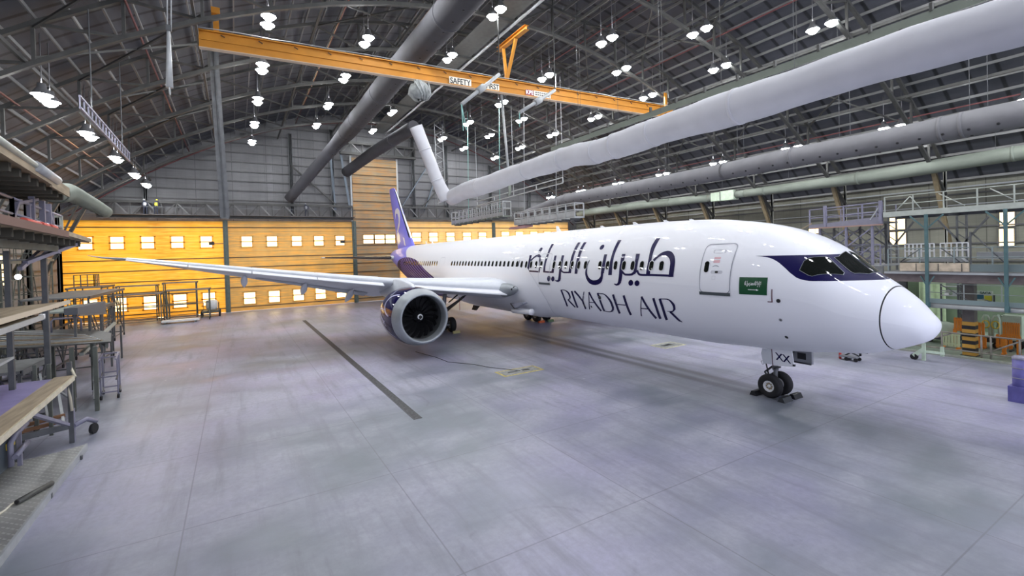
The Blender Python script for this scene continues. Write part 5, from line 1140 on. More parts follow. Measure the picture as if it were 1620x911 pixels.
for k, (x, lab) in enumerate(((7.0, 'bright pale green curtain strip between the dark opening and the dock posts'), (-0.6, 'pale green curtain strip at the right edge behind the blue dock post'))):
    b = MB(); b.strip([[V((x + .12 * i, -24.6 + .06 * math.sin(i * 1.9), z)) for z in (.05, 4.0)] for i in range(14)]); o = b.build('strip_curtain', mat('curtain_green', (.55, .70, .42), .6, var=.15), None, (x, -24.6, 0)); tag(o, lab, 'curtain')
struct(MB().span((9.45, -36.9, 0), (9.6, -18, 4.1)), 'partition_wall.001' if False else 'partition_side', mat('dark_opening_grey', (.05, .05, .055), .8))
col = thing('striped_column', 'dark dock column with yellow and black stripes round its foot', 'column', (3.3, -15.35, 0))
MB().span((3.05, -15.6, 0), (3.55, -15.1, 4.3)).build('column_shaft', mat('brown_grey_column', (.13, .115, .105), .6, var=.2), col)
for i in range(9): MB().span((3.03, -15.62, .05 + .21 * i), (3.57, -15.08, .05 + .21 * (i + 1))).build('hazard_stripe', BLACK if i % 2 else mat('hazard_orange_yellow', (.50, .27, .04), .6), col)
MB().span((2.95, -15.7, 0), (3.65, -15.0, .06)).build('base_plate', DARKMET, col)
# lowest walkway
d = thing('dock_walkway', 'lowest grey dock walkway with pale beam, in front of the striped column', 'dock', (1, -14.5, 2.7))
MB().span((-7, -15.6, 2.86), (4.85, -14.42, 2.95)).build('deck', DECKGREY, d)
MB().tube((-7, -14.42, 2.78), (4.85, -14.42, 2.78), .11, 12).build('edge_beam', PALE, d); MB().span((-7, -14.5, 2.9), (4.85, -14.46, 3.2)).build('toe_board', mat('blue_grey_toe_board', (.20, .26, .26), .5), d)
MB().span((-7, -15.62, 2.62), (4.85, -15.5, 2.86)).build('rear_beam', DECKGREY, d)
railing(d, [(4.8, -14.6, 2.95), (-7, -14.6, 2.95)], 1.1, 8, mat('thin_grey_rail', (.28, .31, .30), .5), (1, .55), .022)
for a, b_ in (((4.3, 4.0), (2.9, 3.0)), ((2.6, 3.3), (1.7, 3.0))): MB().tube((a[0], -14.6, a[1]), (b_[0], -14.6, b_[1]), .025, 6).build('rail_brace', SCAF, d)
# teal corner posts
for k, (x, z1, lab) in enumerate(((4.78, 8.05, 'tall teal dock post beside the nose tip'), (1.58, 8.05, 'tall teal dock post near the right edge'))):
    p = thing('dock_post', lab, 'post', (x, -14.62, 2.7))
    MB().bar((x, -14.2, 2.7), (x, -14.2, z1), .14, .14).build('post_shaft', SCAFT, p); MB().box((x, -14.28, 2.85), (.2, .1, .3)).build('bracket', SCAFT, p)
    for s in (-1, 1):
        MB().bar((x, -14.2, 3.9), (x + .3 * s, -14.25, 4.5), .06, .06).build('corner_brace', SCAFT, p)
        MB().bar((x, -14.2, 7.2), (x + .75 * s, -14.25, 8.0), .07, .07).build('knee_brace', SCAFT, p)
# middle deck
d = thing('dock_deck', 'middle dock deck with a long tan board along its edge', 'dock', (2, -15.5, 4.7))
MB().span((-7, -19, 4.62), (6.9, -14.45, 4.74)).build('deck', DECKGREY, d); MB().span((-7, -14.47, 4.60), (6.9, -14.38, 4.72)).build('edge_strip', PALE, d)
MB().span((-7, -14.75, 4.12), (7.0, -14.55, 4.62)).build('fascia', mat('brown_dock_fascia', (.16, .13, .125), .7, var=.2), d)
MB().span((3.05, -14.46, 4.78), (6.1, -14.34, 5.24)).build('tan_edge_board', mat('dirty_tan_board', (.55, .46, .34), .8, var=.3, scale=3), d)
MB().span((-7, -14.46, 4.78), (3.0, -14.4, 5.18)).build('toe_board', mat('dark_teal_toe_board', (.14, .18, .18), .5), d)
for x in (3.3, 4.3, 5.3): MB().span((x, -14.33, 4.78), (x + .03, -14.31, 5.22)).build('board_joint', DARKMET, d)
railing(d, [(6.8, -14.7, 4.74), (-7, -14.7, 4.74)], 1.35, 9, mat('teal_grey_rail', (.22, .27, .27), .5), (1, .6), .03)
for a, b_ in (((6.2, 5.3), (5.2, 6.1)), ((4.3, 6.1), (3.4, 5.2)), ((3.0, 6.9), (1.7, 5.2))): MB().tube((a[0], -14.72, a[1]), (b_[0], -14.72, b_[1]), .035, 6).build('rail_brace', SCAF, d)
MB().bar((3.05, -14.7, 4.74), (3.05, -14.7, 6.95), .07, .07).build('tall_rail_post', SCAF, d)
wp = MB().span((-7, -17.6, 5.38), (3.4, -17.0, 5.78)).build('white_panel', PALE, None, (0, -17, 5.38)); tag(wp, 'long white panel lying on edge behind the rail of the middle dock deck', 'panel')
wr = thing('dock_leaf', 'white flap leaf standing behind the tan board of the middle deck', 'panel', (5, -16.4, 4.9)); MB().prism([(3.7, -16.4, 5.25), (6.5, -16.4, 5.25), (6.2, -16.4, 5.42), (4.0, -16.4, 5.55)], (0, -.5, 0)).build('leaf', PALE, wr)
def fence(label, x0, x1, y, z, h, n):
    f = thing('guard_railing', label, 'guard rail', ((x0 + x1) / 2, y, z))
    for k in (0, .5, 1): MB().bar((x0, y, z + h * k), (x1, y, z + h * k), .07, .07).build('rail', WHITEINK, f)
    for i in range(n + 1): x = x0 + (x1 - x0) * i / n; MB().bar((x, y, z), (x, y, z + h), .06, .06).build('upright', WHITEINK, f)
fence('white guard rail frame on the middle deck, left one behind the tan board', 5.3, 6.75, -17, 5.45, .9, 7); fence('white guard rail frame on the middle deck, right one behind the tan board', 3.75, 5.0, -17, 5.5, .85, 5)
# upper decks
d = thing('dock_deck', 'highest pale green-white dock gangway at the right edge', 'dock', (1, -14.6, 8.1))
MB().span((-7, -16.2, 8.12), (6.9, -14.45, 8.22)).build('deck', DECKGREY, d); MB().span((-7, -14.48, 8.05), (6.9, -14.38, 8.36)).build('fascia', SCAFW, d); MB().span((-7, -16.2, 7.95), (6.9, -16.05, 8.12)).build('rear_beam', SCAF, d)
railing(d, [(6.85, -14.5, 8.3), (-7, -14.5, 8.3)], .98, 10, SCAFW, (1, .5), .03)
for a, b_ in (((6.3, 8.4), (5.6, 9.2)), ((5.1, 8.4), (5.6, 9.2)), ((4.3, 9.2), (3.2, 8.4)), ((2.2, 9.2), (1.2, 8.4))): MB().tube((a[0], -14.52, a[1]), (b_[0], -14.52, b_[1]), .03, 6).build('rail_brace', SCAFW, d)
for x in (6.2, 3.9, 2.4, .5): MB().bar((x, -14.6, 8.0), (x, -16.1, 8.0), .1, .14).build('joist', SCAF, d)
d = thing('dock_deck', 'lavender upper dock deck over the cockpit with rails and lattice legs', 'dock', (9, -14.8, 7.7))
MB().span((6.95, -16.6, 7.72), (11.2, -14.5, 7.82)).build('deck', DECKGREY, d); MB().prism([(6.95, -14.45, 7.66), (11.25, -14.45, 7.58), (11.25, -14.45, 7.86), (6.95, -14.45, 8.12)], (0, -.1, 0)).build('fascia', mat('lavender_fascia', (.22, .215, .265), .5, var=.1), d)
MB().span((6.95, -14.5, 7.58), (11.2, -14.4, 7.66)).build('edge_strip', mat('rust_edge', (.35, .22, .18), .7), d)
railing(d, [(7.0, -14.5, 7.95), (11.2, -14.5, 7.85)], 1.05, 4, SCAFL, (1, .45), .04); railing(d, [(7.0, -16.5, 7.85), (11.2, -16.5, 7.85)], 1.05, 4, SCAFL, (1, .5), .03)
for x in (7.05, 10.2): MB().bar((x, -14.45, 7.7), (x, -14.45, 9.1), .16, .16).build('corner_post', SCAFL, d)
MB().bar((7.1, -14.45, 8.75), (7.6, -14.45, 7.95), .1, .06).build('corner_brace', PALE, d); MB().bar((11.9, -14.5, 7.55), (11.1, -14.5, 7.95), .12, .05).build('ramp_lip', WOOD, d)
for x in (7.55, 9.0, 10.6):
    for y in (-14.56, -16.5): MB().bar((x, y, 5.12), (x, y, 7.7), .12, .12).build('leg', SCAFL if y > -15 else SCAF, d)
for z0 in (5.15, 6.3):
    for (xa, xb) in ((7.55, 9.0), (9.0, 10.6)):
        for y in (-14.6, -16.5): MB().bar((xa, y, z0), (xb, y, z0 + 1.2), .07, .07).build('lattice_brace', SCAF, d); MB().bar((xb, y, z0), (xa, y, z0 + 1.2), .07, .07).build('lattice_brace', SCAFL, d)
    MB().bar((7.55, -14.6, z0), (10.6, -14.6, z0), .08, .08).build('ledger', SCAF, d)
d = thing('dock_deck', 'dark lower dock deck just behind the cockpit windscreen', 'dock', (8.4, -15.5, 5))
MB().span((7.2, -17.5, 5.0), (12, -14.6, 5.1)).build('deck', PALE, d); MB().span((7.0, -14.62, 4.6), (12, -14.5, 5.05)).build('fascia', DECKGREY, d)
railing(d, [(7.2, -14.7, 5.1), (12, -14.7, 5.1)], 1.3, 5, SCAFL, (1, .66, .33), .035); railing(d, [(7.2, -17.3, 5.1), (12, -17.3, 5.1)], 1.2, 12, PALE, (1, .5), .03)
# scaffold mast behind the highest gangway
for (x, y, lab) in ((4.6, -20, 'grey lattice mast behind the highest gangway, by the brown knee brace'), (8.6, -21, 'grey lattice mast behind the lavender deck')):
    t_ = thing('lattice_mast', lab, 'mast', (x, y, 0))
    for dx in (0, .45): MB().bar((x + dx, y, 0), (x + dx, y, 8.4), .1, .1).build('mast_rail', SCAF, t_)
    for i in range(9): MB().bar((x, y, .6 + .85 * i), (x + .45, y, 1.0 + .85 * i), .05, .05).build('lacing', SCAF, t_)
    for s in (-1, 1): MB().bar((x + .2, y, 6.2), (x + .2 + 1.2 * s, y, 7.9), .1, .1).build('head_brace', SCAF, t_)
# sunlit strip windows of the right wall
k = 90
for (x0, x1, z0, z1) in ((13.55, 14.85, 7.75, 8.9), (13.5, 14.8, 6.2, 7.5), (6.05, 6.95, 7.6, 8.95), (6.1, 7.0, 5.9, 7.35), (21.2, 22.5, 7.6, 8.4)):
    f = MB(); f.span((x0 - .08, -36.99, z0 - .08), (x1 + .08, -36.86, z0)); f.span((x0 - .08, -36.99, z1), (x1 + .08, -36.86, z1 + .08)); f.span((x0 - .08, -36.99, z0), (x0, -36.86, z1)); f.span((x1, -36.99, z0), (x1 + .08, -36.86, z1)); f.span(((x0 + x1) / 2 - .012, -36.99, z0), ((x0 + x1) / 2 + .012, -36.9, z1))
    w_ = struct(f, 'window_%d' % k, GIRT, None, 'bright strip window in the right wall'); k += 1
    MB().span((x0, -36.97, z0), (x1, -36.93, z1)).build('window_pane', PANE, w_)
for (x0, z0, z1) in ((48.2, 6.5, 7.6), (48.2, 5.1, 6.3)):
    f = MB(); f.span((x0 - .1, 36.86, z0 - .1), (x0 + 2.0, 36.99, z0)); f.span((x0 - .1, 36.86, z1), (x0 + 2.0, 36.99, z1 + .1)); f.span((x0 + .9, 36.86, z0), (x0 + .98, 36.99, z1))
    w_ = struct(f, 'window_%d' % k, GIRT, None, 'bright strip window in the left wall behind the dock posts'); k += 1
    MB().span((x0, 36.93, z0), (x0 + 1.9, 36.97, z1)).build('window_pane', PANE, w_)
# things under the dock
f = thing('tube_fence', 'low rusty grey tube fence along the kerb, passing the striped column', 'fence', (2, -14.9, 0))
FM = mat('rusty_grey_tube', (.24, .22, .19), .6, var=.25)
for z in (1.25, .30): MB().tube((-5, -14.95, z), (6.2, -14.95, z), .045, 8).build('rail', FM, f)
for x in (6.1, 4.4, 2.75, 2.38, 1.3, -.2, -2, -4): MB().tube((x, -14.95, .03), (x, -14.95, 1.25), .045, 8).build('fence_post', FM, f)
for a, b_ in ((5.9, 4.0), (2.6, 1.2), (1.0, -.4)): MB().tube((a, -14.97, .3), (b_, -14.97, 1.2), .04, 8).build('fence_brace', FM, f)
def barrier(label, x, y, z, w, h, n, m, leg):
    b = thing('picket_barrier', label, 'barrier', (x, y, .03))
    for i in range(n):
        px = x + w * (i - (n - 1) / 2) / n; q = MB(); q.span((px - w / n * .40, y - .03, z), (px + w / n * .40, y + .03, z + h - .05)); q.prism([(px - w / n * .40, y - .03, z + h - .05), (px + w / n * .40, y - .03, z + h - .05), (px + w / n * .25, y - .03, z + h), (px - w / n * .25, y - .03, z + h)], (0, .06, 0)); q.build('picket', m, b)
    for zz in (z + .12, z + h - .18): MB().span((x - w / 2, y - .05, zz), (x + w / 2, y + .05, zz + .07)).build('crossbar', m, b)
    for s in (-1, 1):
        if z > .35: MB().span((x + s * w * .42 - .08, y - .06, .05), (x + s * w * .42 + .08, y + .06, z + .1)).build('leg', leg, b)
        MB().span((x + s * w * .42 - .06, y - .25, .03), (x + s * w * .42 + .06, y + .25, .1)).build('foot', leg, b)
barrier('orange picket barrier just left of the striped column', 4.42, -18, .95, .62, .82, 5, ORANGE, ORANGE); barrier('pale green picket barrier just left of the striped column, lower one', 4.6, -17, .12, .85, .85, 6, mat('pale_green_plastic', (.60, .66, .42), .5), ORANGE)
barrier('orange picket barrier at the right edge with orange legs', 2.05, -17, 1.0, .68, .85, 8, ORANGE, ORANGE); barrier('narrow orange barrier half hidden right of the striped column', 3.55, -18.2, .55, .3, 1.0, 2, ORANGE, ORANGE)
barrier('orange picket barrier cut by the right edge of the picture', .95, -17, .1, .8, 1.05, 6, ORANGE, ORANGE); barrier('orange picket barrier with bare legs before the white machine', 2.6, -18.2, .15, .7, .8, 4, ORANGE, DARKMET)
def hose_cart(label, x, y):
    c = thing('hose_cart', label, 'cart', (x, y, .03))
    for s in (0, .42):
        MB().path([(x + s, y, .5), (x + s, y, 1.75), (x + s + .08, y, 1.92), (x + s + .22, y, 1.92), (x + s + .28, y, 1.75), (x + s + .28, y, .5)], .06, 8).build('hoop_frame', GREENM, c)
        MB().path([(x + s + .14 + .16 * math.cos(R(a)), y + .1, 1.4 + .22 * math.sin(R(a))) for a in range(0, 360, 30)], .035, 6, closed=True).build('hose_coil', YEL, c)
    MB().span((x - .1, y - .3, .35), (x + .9, y + .3, .6)).build('chassis', DARKMET, c)
    for dx in (.05, .75): MB().tube((x + dx, y + .25, .2), (x + dx, y + .33, .2), .19, 14).build('wheel', RUBBER, c)
hose_cart('pale green cart with hoops and yellow hoses right of the striped column', 2.95, -18.9)
mc = thing('ground_unit', 'pale green boxy ground unit behind the orange barriers', 'machine', (2.3, -19.5, .03))
MB().span((2.1, -20.1, .5), (2.95, -19.2, 1.95)).build('housing', GREENM, mc); MB().span((2.2, -19.19, .9), (2.5, -19.15, 1.5)).build('grille', DARKMET, mc); MB().path([(2.9, -19.2, 1.9), (3.0, -19.1, 2.0), (3.05, -19.1, 1.2)], .06, 6).build('grab_handle', GREENM, mc)
MB().span((2.0, -20.1, .25), (3.1, -19.2, .5)).build('chassis', DARKMET, mc)
for dx in (2.2, 2.9): MB().tube((dx, -19.25, .22), (dx, -19.15, .22), .2, 14).build('wheel', RUBBER, mc)
mc = thing('ground_unit', 'low pale green rounded ground unit on the floor by the nose tip', 'machine', (5.3, -19, .03))
MB().lathe([(0, .0), (.05, .5), (.6, .62), (1.3, .55), (1.6, .2), (1.62, 0)], (4.7, -18.7, .75), (1, 0, 0), 18).build('rounded_hood', GREENM, mc); MB().span((4.6, -19.2, .25), (6.4, -18.2, .45)).build('chassis', DARKMET, mc)
for dx in (4.9, 6.0): MB().tube((dx, -18.25, .22), (dx, -18.15, .22), .2, 14).build('wheel', RUBBER, mc)
sb = thing('sign_panel', 'large sign panel with white, dark blue and yellow fields behind the dock rail', 'sign', (3.9, -20, 2.3))
MB().span((3.46, -20.05, 2.32), (4.36, -19.99, 3.3)).build('board', mat('pale_sign_panel', (.50, .57, .48), .5), sb)
MB().span((3.86, -19.99, 2.78), (4.34, -19.975, 3.06)).build('blue_field', mat('deep_teal_field', (.02, .10, .14), .5), sb); MB().span((3.5, -19.99, 2.70), (3.83, -19.975, 3.02)).build('yellow_field', mat('yellow_field', (.50, .48, .03), .5), sb)
v_, f_, _ = text_geo('SACA', .22, (-1, 0, 0), (0, 0, 1), (3.78, -19.97, 3.17), .006, .9); MB().add(v_, f_).build('sign_lettering', mat('dark_green_ink', (.03, .08, .05), .5), sb)
MB().span((3.36, -20.0, 2.2), (3.42, -19.9, 3.1)).build('board_post', BLACK, sb)
rk = thing('storage_rack', 'grey storage rack with pale slats behind the dock rail, left of the column', 'rack', (5.7, -21, .03))
for x in (5.2, 6.2): MB().bar((x, -21, .03), (x, -21, 3.6), .08, .08).build('upright', SCAF, rk)
for z in (2.2, 2.5, 2.8, 3.1, 3.4): MB().span((5.2, -21.3, z), (6.2, -20.95, z + .06)).build('shelf', PALE, rk)
for i, (x, z, c) in enumerate(((5.4, 2.26, WOOD), (5.75, 2.26, ORANGE), (6.0, 2.26, WOOD), (5.5, 2.86, PALE), (5.9, 2.86, TROLLEY))):
    o = MB().box((x, -21.1, z + .1), (.22, .25, .2)).build('storage_box', c, None, (x, -21.1, z)); tag(o, ['brown box on the bottom slat of the storage rack, left', 'orange box on the bottom slat of the storage rack', 'brown box on the bottom slat of the storage rack, right', 'pale box on the middle slat of the storage rack, left', 'grey-white box on the middle slat of the storage rack, right'][i], 'box')

# ================================================================== wing docks and stands on the left
def castor(parent, x, y, r=.12, z0=0.0):
    w = MB().tube((x, y - .04, z0 + r), (x, y + .04, z0 + r), r, 14).build('castor', RUBBER, parent); MB().bar((x, y, z0 + r), (x, y, z0 + r * 2.3), .05, .1).build('fork', SCAF, w)
def stand(label, x0, x1, y0, y1, z, m=SCAF, deckm=DECKGREY, rail=0, levels=2, name='work_stand', legs=2, lo=0.25, thick=.1, front=True):
    s = thing(name, label, 'work stand', ((x0 + x1) / 2, (y0 + y1) / 2, 0))
    MB().span((x0, y0, z - thick), (x1, y1, z)).build('deck', deckm, s)
    for y in (y0, y1): MB().span((x0, y - .04, z - thick - .08), (x1, y + .04, z + .02)).build('edge_beam', m, s)
    xs = [x0 + .15 + (x1 - x0 - .3) * i / (legs - 1) for i in range(legs)]
    for x in xs:
        for y in (y0 + .1, y1 - .1):
            MB().bar((x, y, lo), (x, y, z - thick), .1, .1).build('leg', m, s); castor(s, x, y)
    for k in range(levels):
        zz = lo + (z - lo - .1) * k / levels
        for y in (y0 + .1, y1 - .1): MB().bar((x0 + .15, y, zz + .1), (x1 - .15, y, zz + .1), .07, .07).build('ledger', m, s)
        for x in (xs[0], xs[-1]): MB().bar((x, y0 + .1, zz + .1), (x, y1 - .1, zz + .1), .07, .07).build('cross_ledger', m, s)
    zz = lo + .1
    for i in range(legs - 1):
        for y in (y0 + .1, y1 - .1): a, b_ = (xs[i], xs[i + 1]) if i % 2 else (xs[i + 1], xs[i]); MB().bar((a, y, zz), (b_, y, z - .2), .06, .06).build('diagonal_brace', m, s)
    if rail:
        railing(s, [(x0, y1 - .05, z), (x1, y1 - .05, z)], rail, legs + 1, m, (1, .5), .025)
        railing(s, [(x0 + .03, y0, z), (x0 + .03, y1, z)], rail, 2, m, (1, .5), .025)
    return s
DKS = mat('dark_stand_steel', (.12, .13, .11), .6, .2, var=.2)
# stands before the orange doors
stand('dark work stand with a small rail cage, far left before the orange doors', 56.5, 62.2, 31.8, 34.6, 4.35, DKS, DECKGREY, 0, 3, legs=3)
cg = thing('rail_cage', 'small dark rail cage standing on the far left work stand deck', 'guard rail', (60, 33.6, 4.35)); railing(cg, [(59, 34.5, 4.35), (59, 32.9, 4.35), (61, 32.9, 4.35)], 1.25, 3, DKS, (1, .5), .04)
stand('long low dark work stand, second from the left before the orange doors', 57.0, 59.6, 27.0, 31.5, 3.35, DKS, DECKGREY, 0, 2, legs=2)
stand('high narrow work stand behind the middle of the stand row', 60.6, 62.5, 27.8, 31.5, 4.15, DKS, DECKGREY, 0, 3)
stand('dark work stand right of the row, with a wide overhanging deck', 57.4, 59.7, 22.6, 26.7, 3.55, DKS, DECKGREY, 0, 2)
stand('tall thin work stand behind the right end of the stand row', 60.5, 62.4, 24.0, 27.3, 4.3, DKS, DECKGREY, 0, 3)
pl = thing('ramp_pallet', 'pale low ramp pallet lying on the floor by the right end of the stands', 'pallet', (57.3, 25.5, 0)); MB().span((56.0, 23.6, .18), (57.2, 27.0, .36)).build('deck', TROLLEY, pl)
for y in (23.9, 26.6): MB().span((56.0, y, 0), (57.2, y + .15, .18)).build('runner', DKS, pl)
tk = thing('tank_trailer', 'small trailer with a pale tank at the right end of the stand row', 'trailer', (61.2, 22.6, 0))
MB().lathe([(0, 0), (.05, .45), (.25, .6), (1.0, .62), (1.2, .5), (1.26, 0)], (60.9, 22.6, .75), (0, 0, 1), 20).build('tank', TROLLEY, tk); MB().span((60.0, 21.8, .5), (62.2, 23.6, .72)).build('chassis', DKS, tk)
for x in (60.3, 61.9):
    for y in (21.8, 23.6): MB().tube((x, y - .1, .38), (x, y + .1, .38), .38, 16).build('wheel', RUBBER, tk)
railing(tk, [(60.1, 21.9, .72), (62.1, 21.9, .72), (62.1, 23.5, .72)], .9, 2, DKS, (1,), .03)
# long dark wing dock decks seen edge on
stand('long grey dock deck with a sloping end before the orange door, upper one', 38, 50, 29.0, 32.6, 4.35, SCAF, DECKGREY, 0, 3, legs=4)
stand('long grey dock deck before the orange door, lower one with a green-grey edge', 31.6, 37.6, 27.6, 29.8, 3.85, SCAF, mat('green_grey_deck', (.24, .28, .25), .6, var=.2), 0, 3, legs=3)
bx_ = thing('windbreak_panel', 'dark grey solid panel box hanging under the dock deck edge', 'panel', (27, 27.2, 3.7)); MB().prism([(24.2, 26.6, 4.18), (29.8, 26.6, 3.74), (29.8, 26.6, 4.42), (24.2, 26.6, 4.52)], (0, .5, 0)).build('panel_sheet', mat('dark_panel', (.10, .105, .115), .6), bx_); MB().bar((24.2, 26.58, 4.14), (29.8, 26.58, 3.70), .08, .08).build('panel_rail', SCAF, bx_)
for x in (24.6, 27.2, 29.6): MB().bar((x, 26.8, 3.03 if x < 28 else 0), (x, 26.8, 4.3), .1, .1).build('post', SCAF, bx_)
tb = MB().bar((24.5, 26.6, 2.2), (36.5, 27.4, 2.45), .16, .16).build('tow_bar', SCAFW, None, (30, 27, 2.3)); tag(tb, 'long pale green tube beam running along behind the white rail frames', 'beam')
for x in (25, 29, 33, 36): tag(MB().bar((x, 27.0, 0), (x, 27.0, 2.3), .1, .1).build('beam_trestle', SCAF, None, (x, 27, 0)), 'grey trestle leg under the long pale green tube beam', 'trestle', 'trestles of the tube beam')

# the three high decks at the left edge
def deck_slab(name, label, poly, z, t, m, edge=None):
    d = thing(name, label, 'dock', (poly[0][0], poly[0][1], z)); MB().prism([(x, y, z - t) for x, y in poly], (0, 0, t)).build('deck', m, d)
    return d
A = deck_slab('dock_deck', 'highest dark wooden dock deck at the left edge of the picture', [(6, 24.3), (17.4, 25.25), (18.5, 27.0), (18.5, 31), (6, 31)], 9.38, .12, WOOD)
MB().bar((6, 24.26, 9.36), (14.6, 25.0, 9.36), .08, .34).build('edge_board', WOOD, A); MB().bar((14.6, 25.0, 9.30), (17.5, 25.24, 9.30), .06, .34).build('edge_board', WOOD, A)
MB().tube((6, 24.2, 9.46), (12.6, 24.8, 9.46), .09, 8).build('edge_roll', SCAFW, A); MB().tube((12.4, 24.78, 9.44), (15.3, 25.03, 9.44), .15, 10).build('edge_roll', PALE, A)
for i in range(12): MB().bar((7 + .95 * i, 24.5 + .08 * i, 9.12), (7 + .95 * i, 31, 9.12), .16, .22).build('joist', mat('dark_dock_joist', (.07, .065, .05), .8), A)
B = deck_slab('dock_deck', 'second dock deck at the left edge, pointed end with lavender railing', [(6, 24.35), (16, 25.0), (21.9, 25.6), (18.5, 28.4), (14, 30), (6, 30)], 7.72, .14, WOOD)
MB().bar((6, 24.3, 7.66), (16, 24.96, 7.66), .06, .22).build('edge_board', mat('dark_red_brown_edge', (.16, .09, .07), .7), B); MB().bar((16, 24.96, 7.68), (21.9, 25.56, 7.68), .06, .16).build('edge_board', WOOD, B)
for i in range(14): MB().bar((7 + 1.0 * i, 24.6 + .07 * i, 7.46), (7 + 1.0 * i, 29.5, 7.46), .12, .24).build('joist', mat('dark_dock_joist', (.07, .065, .05), .8), B)
for y in (25.6, 27.4): MB().bar((6, y - .3, 7.25), (18.5, y + .3, 7.25), .16, .26).build('bearer', DKS, B)
railing(B, [(10, 25.5, 7.72), (14.2, 25.8, 7.72), (18.0, 26.1, 7.72), (21.0, 26.3, 7.72)], .98, 2, SCAFL, (1, .5, .1), .045)
railing(B, [(10, 27.2, 7.72), (17.0, 27.6, 7.72)], .9, 4, SCAFL, (1, .55), .035); railing(B, [(21.0, 26.3, 7.75), (23.0, 27.6, 7.75)], .95, 1, SCAFW, (1, .0), .05)
for i, (x, y) in enumerate(((16.4, 25.95), (17.8, 26.05), (18.9, 26.15), (14.3, 26.3))):
    MB().bar((x, y, 7.72), (x, y, 9.0), .15, .12).build('tall_post', SCAFL, B)
MB().bar((14.8, 25.85, 8.6), (17.1, 26.0, 8.98), .1, .1).build('corner_brace', SCAFL, B); MB().bar((14.8, 25.85, 8.6), (14.0, 25.8, 7.75), .1, .1).build('corner_brace', SCAFL, B); MB().bar((19.3, 26.1, 7.75), (18.9, 26.15, 8.98), .08, .08).build('corner_brace', SCAFL, B)
MB().bar((20.2, 25.6, 7.5), (16.5, 26.2, 6.7), .14, .12).build('under_brace', SCAFL, B); MB().bar((16.0, 26.2, 6.5), (19.2, 26.3, 7.4), .12, .12).build('under_brace', SCAFL, B)
for i, (xa, xb) in enumerate(((12.0, 13.4), (13.5, 14.4), (14.5, 15.4))):
    o = MB().tube((xa, 24.95 + .06 * i, 7.83), (xb, 25.03 + .06 * i, 7.83), .10, 12).build('edge_pad', mat('red_edge_pad', (.62, .10, .07), .6), None, (xa, 25.1, 7.72)); tag(o, ['leftmost red pad roll on the edge of the railed left deck', 'middle red pad roll on the edge of the railed left deck', 'rightmost red pad roll on the edge of the railed left deck'][i], 'pad')
tag(MB().prism([(22.6, 27.4, 7.45), (24.6, 27.2, 7.15), (24.4, 27.2, 7.35), (22.4, 27.4, 7.6)], (0, .5, 0)).build('folded_leaf', SCAFL, None, (23.5, 27.3, 7.3)), 'small lavender folded leaf sticking out past the pointed left deck', 'panel')
# big square posts carrying the decks
for (x, y, z0, z1, w, lab) in ((15.5, 26.35, 0, 7.1, .14, 'thick grey dock post nearest the left edge, standing on the floor'), (18.7, 26.3, 2.75, 7.1, .16, 'thick grey dock post above the tan boards, right one'), (20.5, 31.2, 0, 8.8, .22, 'grey dock post farther back between the two front posts')):
    p = MB().bar((x, y, z0), (x, y, z1), w, w).build('dock_post', SCAF, None, (x, y, z0)); tag(p, lab, 'post')
C1 = deck_slab('wing_leaf', 'upper tan dock leaf at the left edge with a pointed end', [(8, 24.8), (16.8, 25.2), (13, 27.5), (8, 28.5)], 5.28, .09, WOOD); MB().bar((8, 24.78, 5.25), (16.8, 25.18, 5.25), .05, .14).build('edge_board', mat('pale_board_edge', (.55, .46, .34), .8), C1)
C2 = deck_slab('wing_leaf', 'lower tan dock leaf at the left edge with a white tip', [(8, 24.7), (13.4, 25.0), (11, 27), (8, 27.5)], 5.06, .09, WOOD); MB().bar((8, 24.68, 5.03), (13.4, 24.98, 5.03), .05, .14).build('edge_board', PALE, C2); MB().box((13.3, 25.0, 5.06), (.2, .1, .12)).build('tip', WHITEINK, C2)
C3 = deck_slab('wing_leaf', 'small pale dock leaf below the two tan ones at the left edge', [(8, 25.2), (13.2, 25.6), (11, 27), (8, 27.5)], 3.95, .07, PALE)
# slatted lower deck with white hoops
E_ = deck_slab('slatted_deck', 'slatted_deck', [(21.9, 25.0), (25.4, 25.6), (28.6, 27.1), (31, 31.4), (25, 31.4), (22.6, 28.0)], 3.02, .06, mat('grey_slat_mesh', (.10, .10, .095), .6, var=.35, scale=9))
E_['label'] = 'slatted grey deck with a sagging mesh end over the left scaffolds'
for i in range(9): MB().bar((22.4 + .35 * i, 25.4 + .15 * i, 3.05), (24.2 + .75 * i, 30.9, 3.05), .09, .06).build('slat', WOOD if i % 3 == 0 else PALE, E_)
for k in range(3): MB().bar((22.2 + .8 * k, 25.2 + 1.7 * k, 2.85), (26.8 + 1.6 * k, 26.6 + 1.9 * k, 2.85), .12, .22).build('bearer', DKS, E_)
for i in range(6): MB().bar((24.6 + .32 * i, 25.5 + .2 * i, 2.95), (24.6 + .32 * i, 25.5 + .2 * i, 2.45 - .15 * (i % 2)), .05, .05).build('hanging_pin', DKS, E_)
for (x, y, z0) in ((21.6, 25.5, 0), (22.1, 26.4, 0), (25.1, 26.3, .25), (25.6, 29.8, 0), (28.4, 28.6, 0)): MB().bar((x, y, z0), (x, y, 2.9), .15, .13).build('leg', DKS, E_)
for a, b_ in (((21.7, 25.6, .5), (25.0, 26.2, 2.0)), ((21.7, 25.6, 1.3), (25.0, 26.2, 2.7)), ((22.1, 26.5, .6), (25.5, 29.6, 2.4))): MB().bar(a, b_, .08, .08).build('diagonal_brace', PALE, E_)
for z in (.45, 1.6): MB().bar((21.7, 25.55, z), (25.0, 26.25, z), .09, .09).build('ledger', SCAF, E_)
castor(E_, 25.1, 26.3)
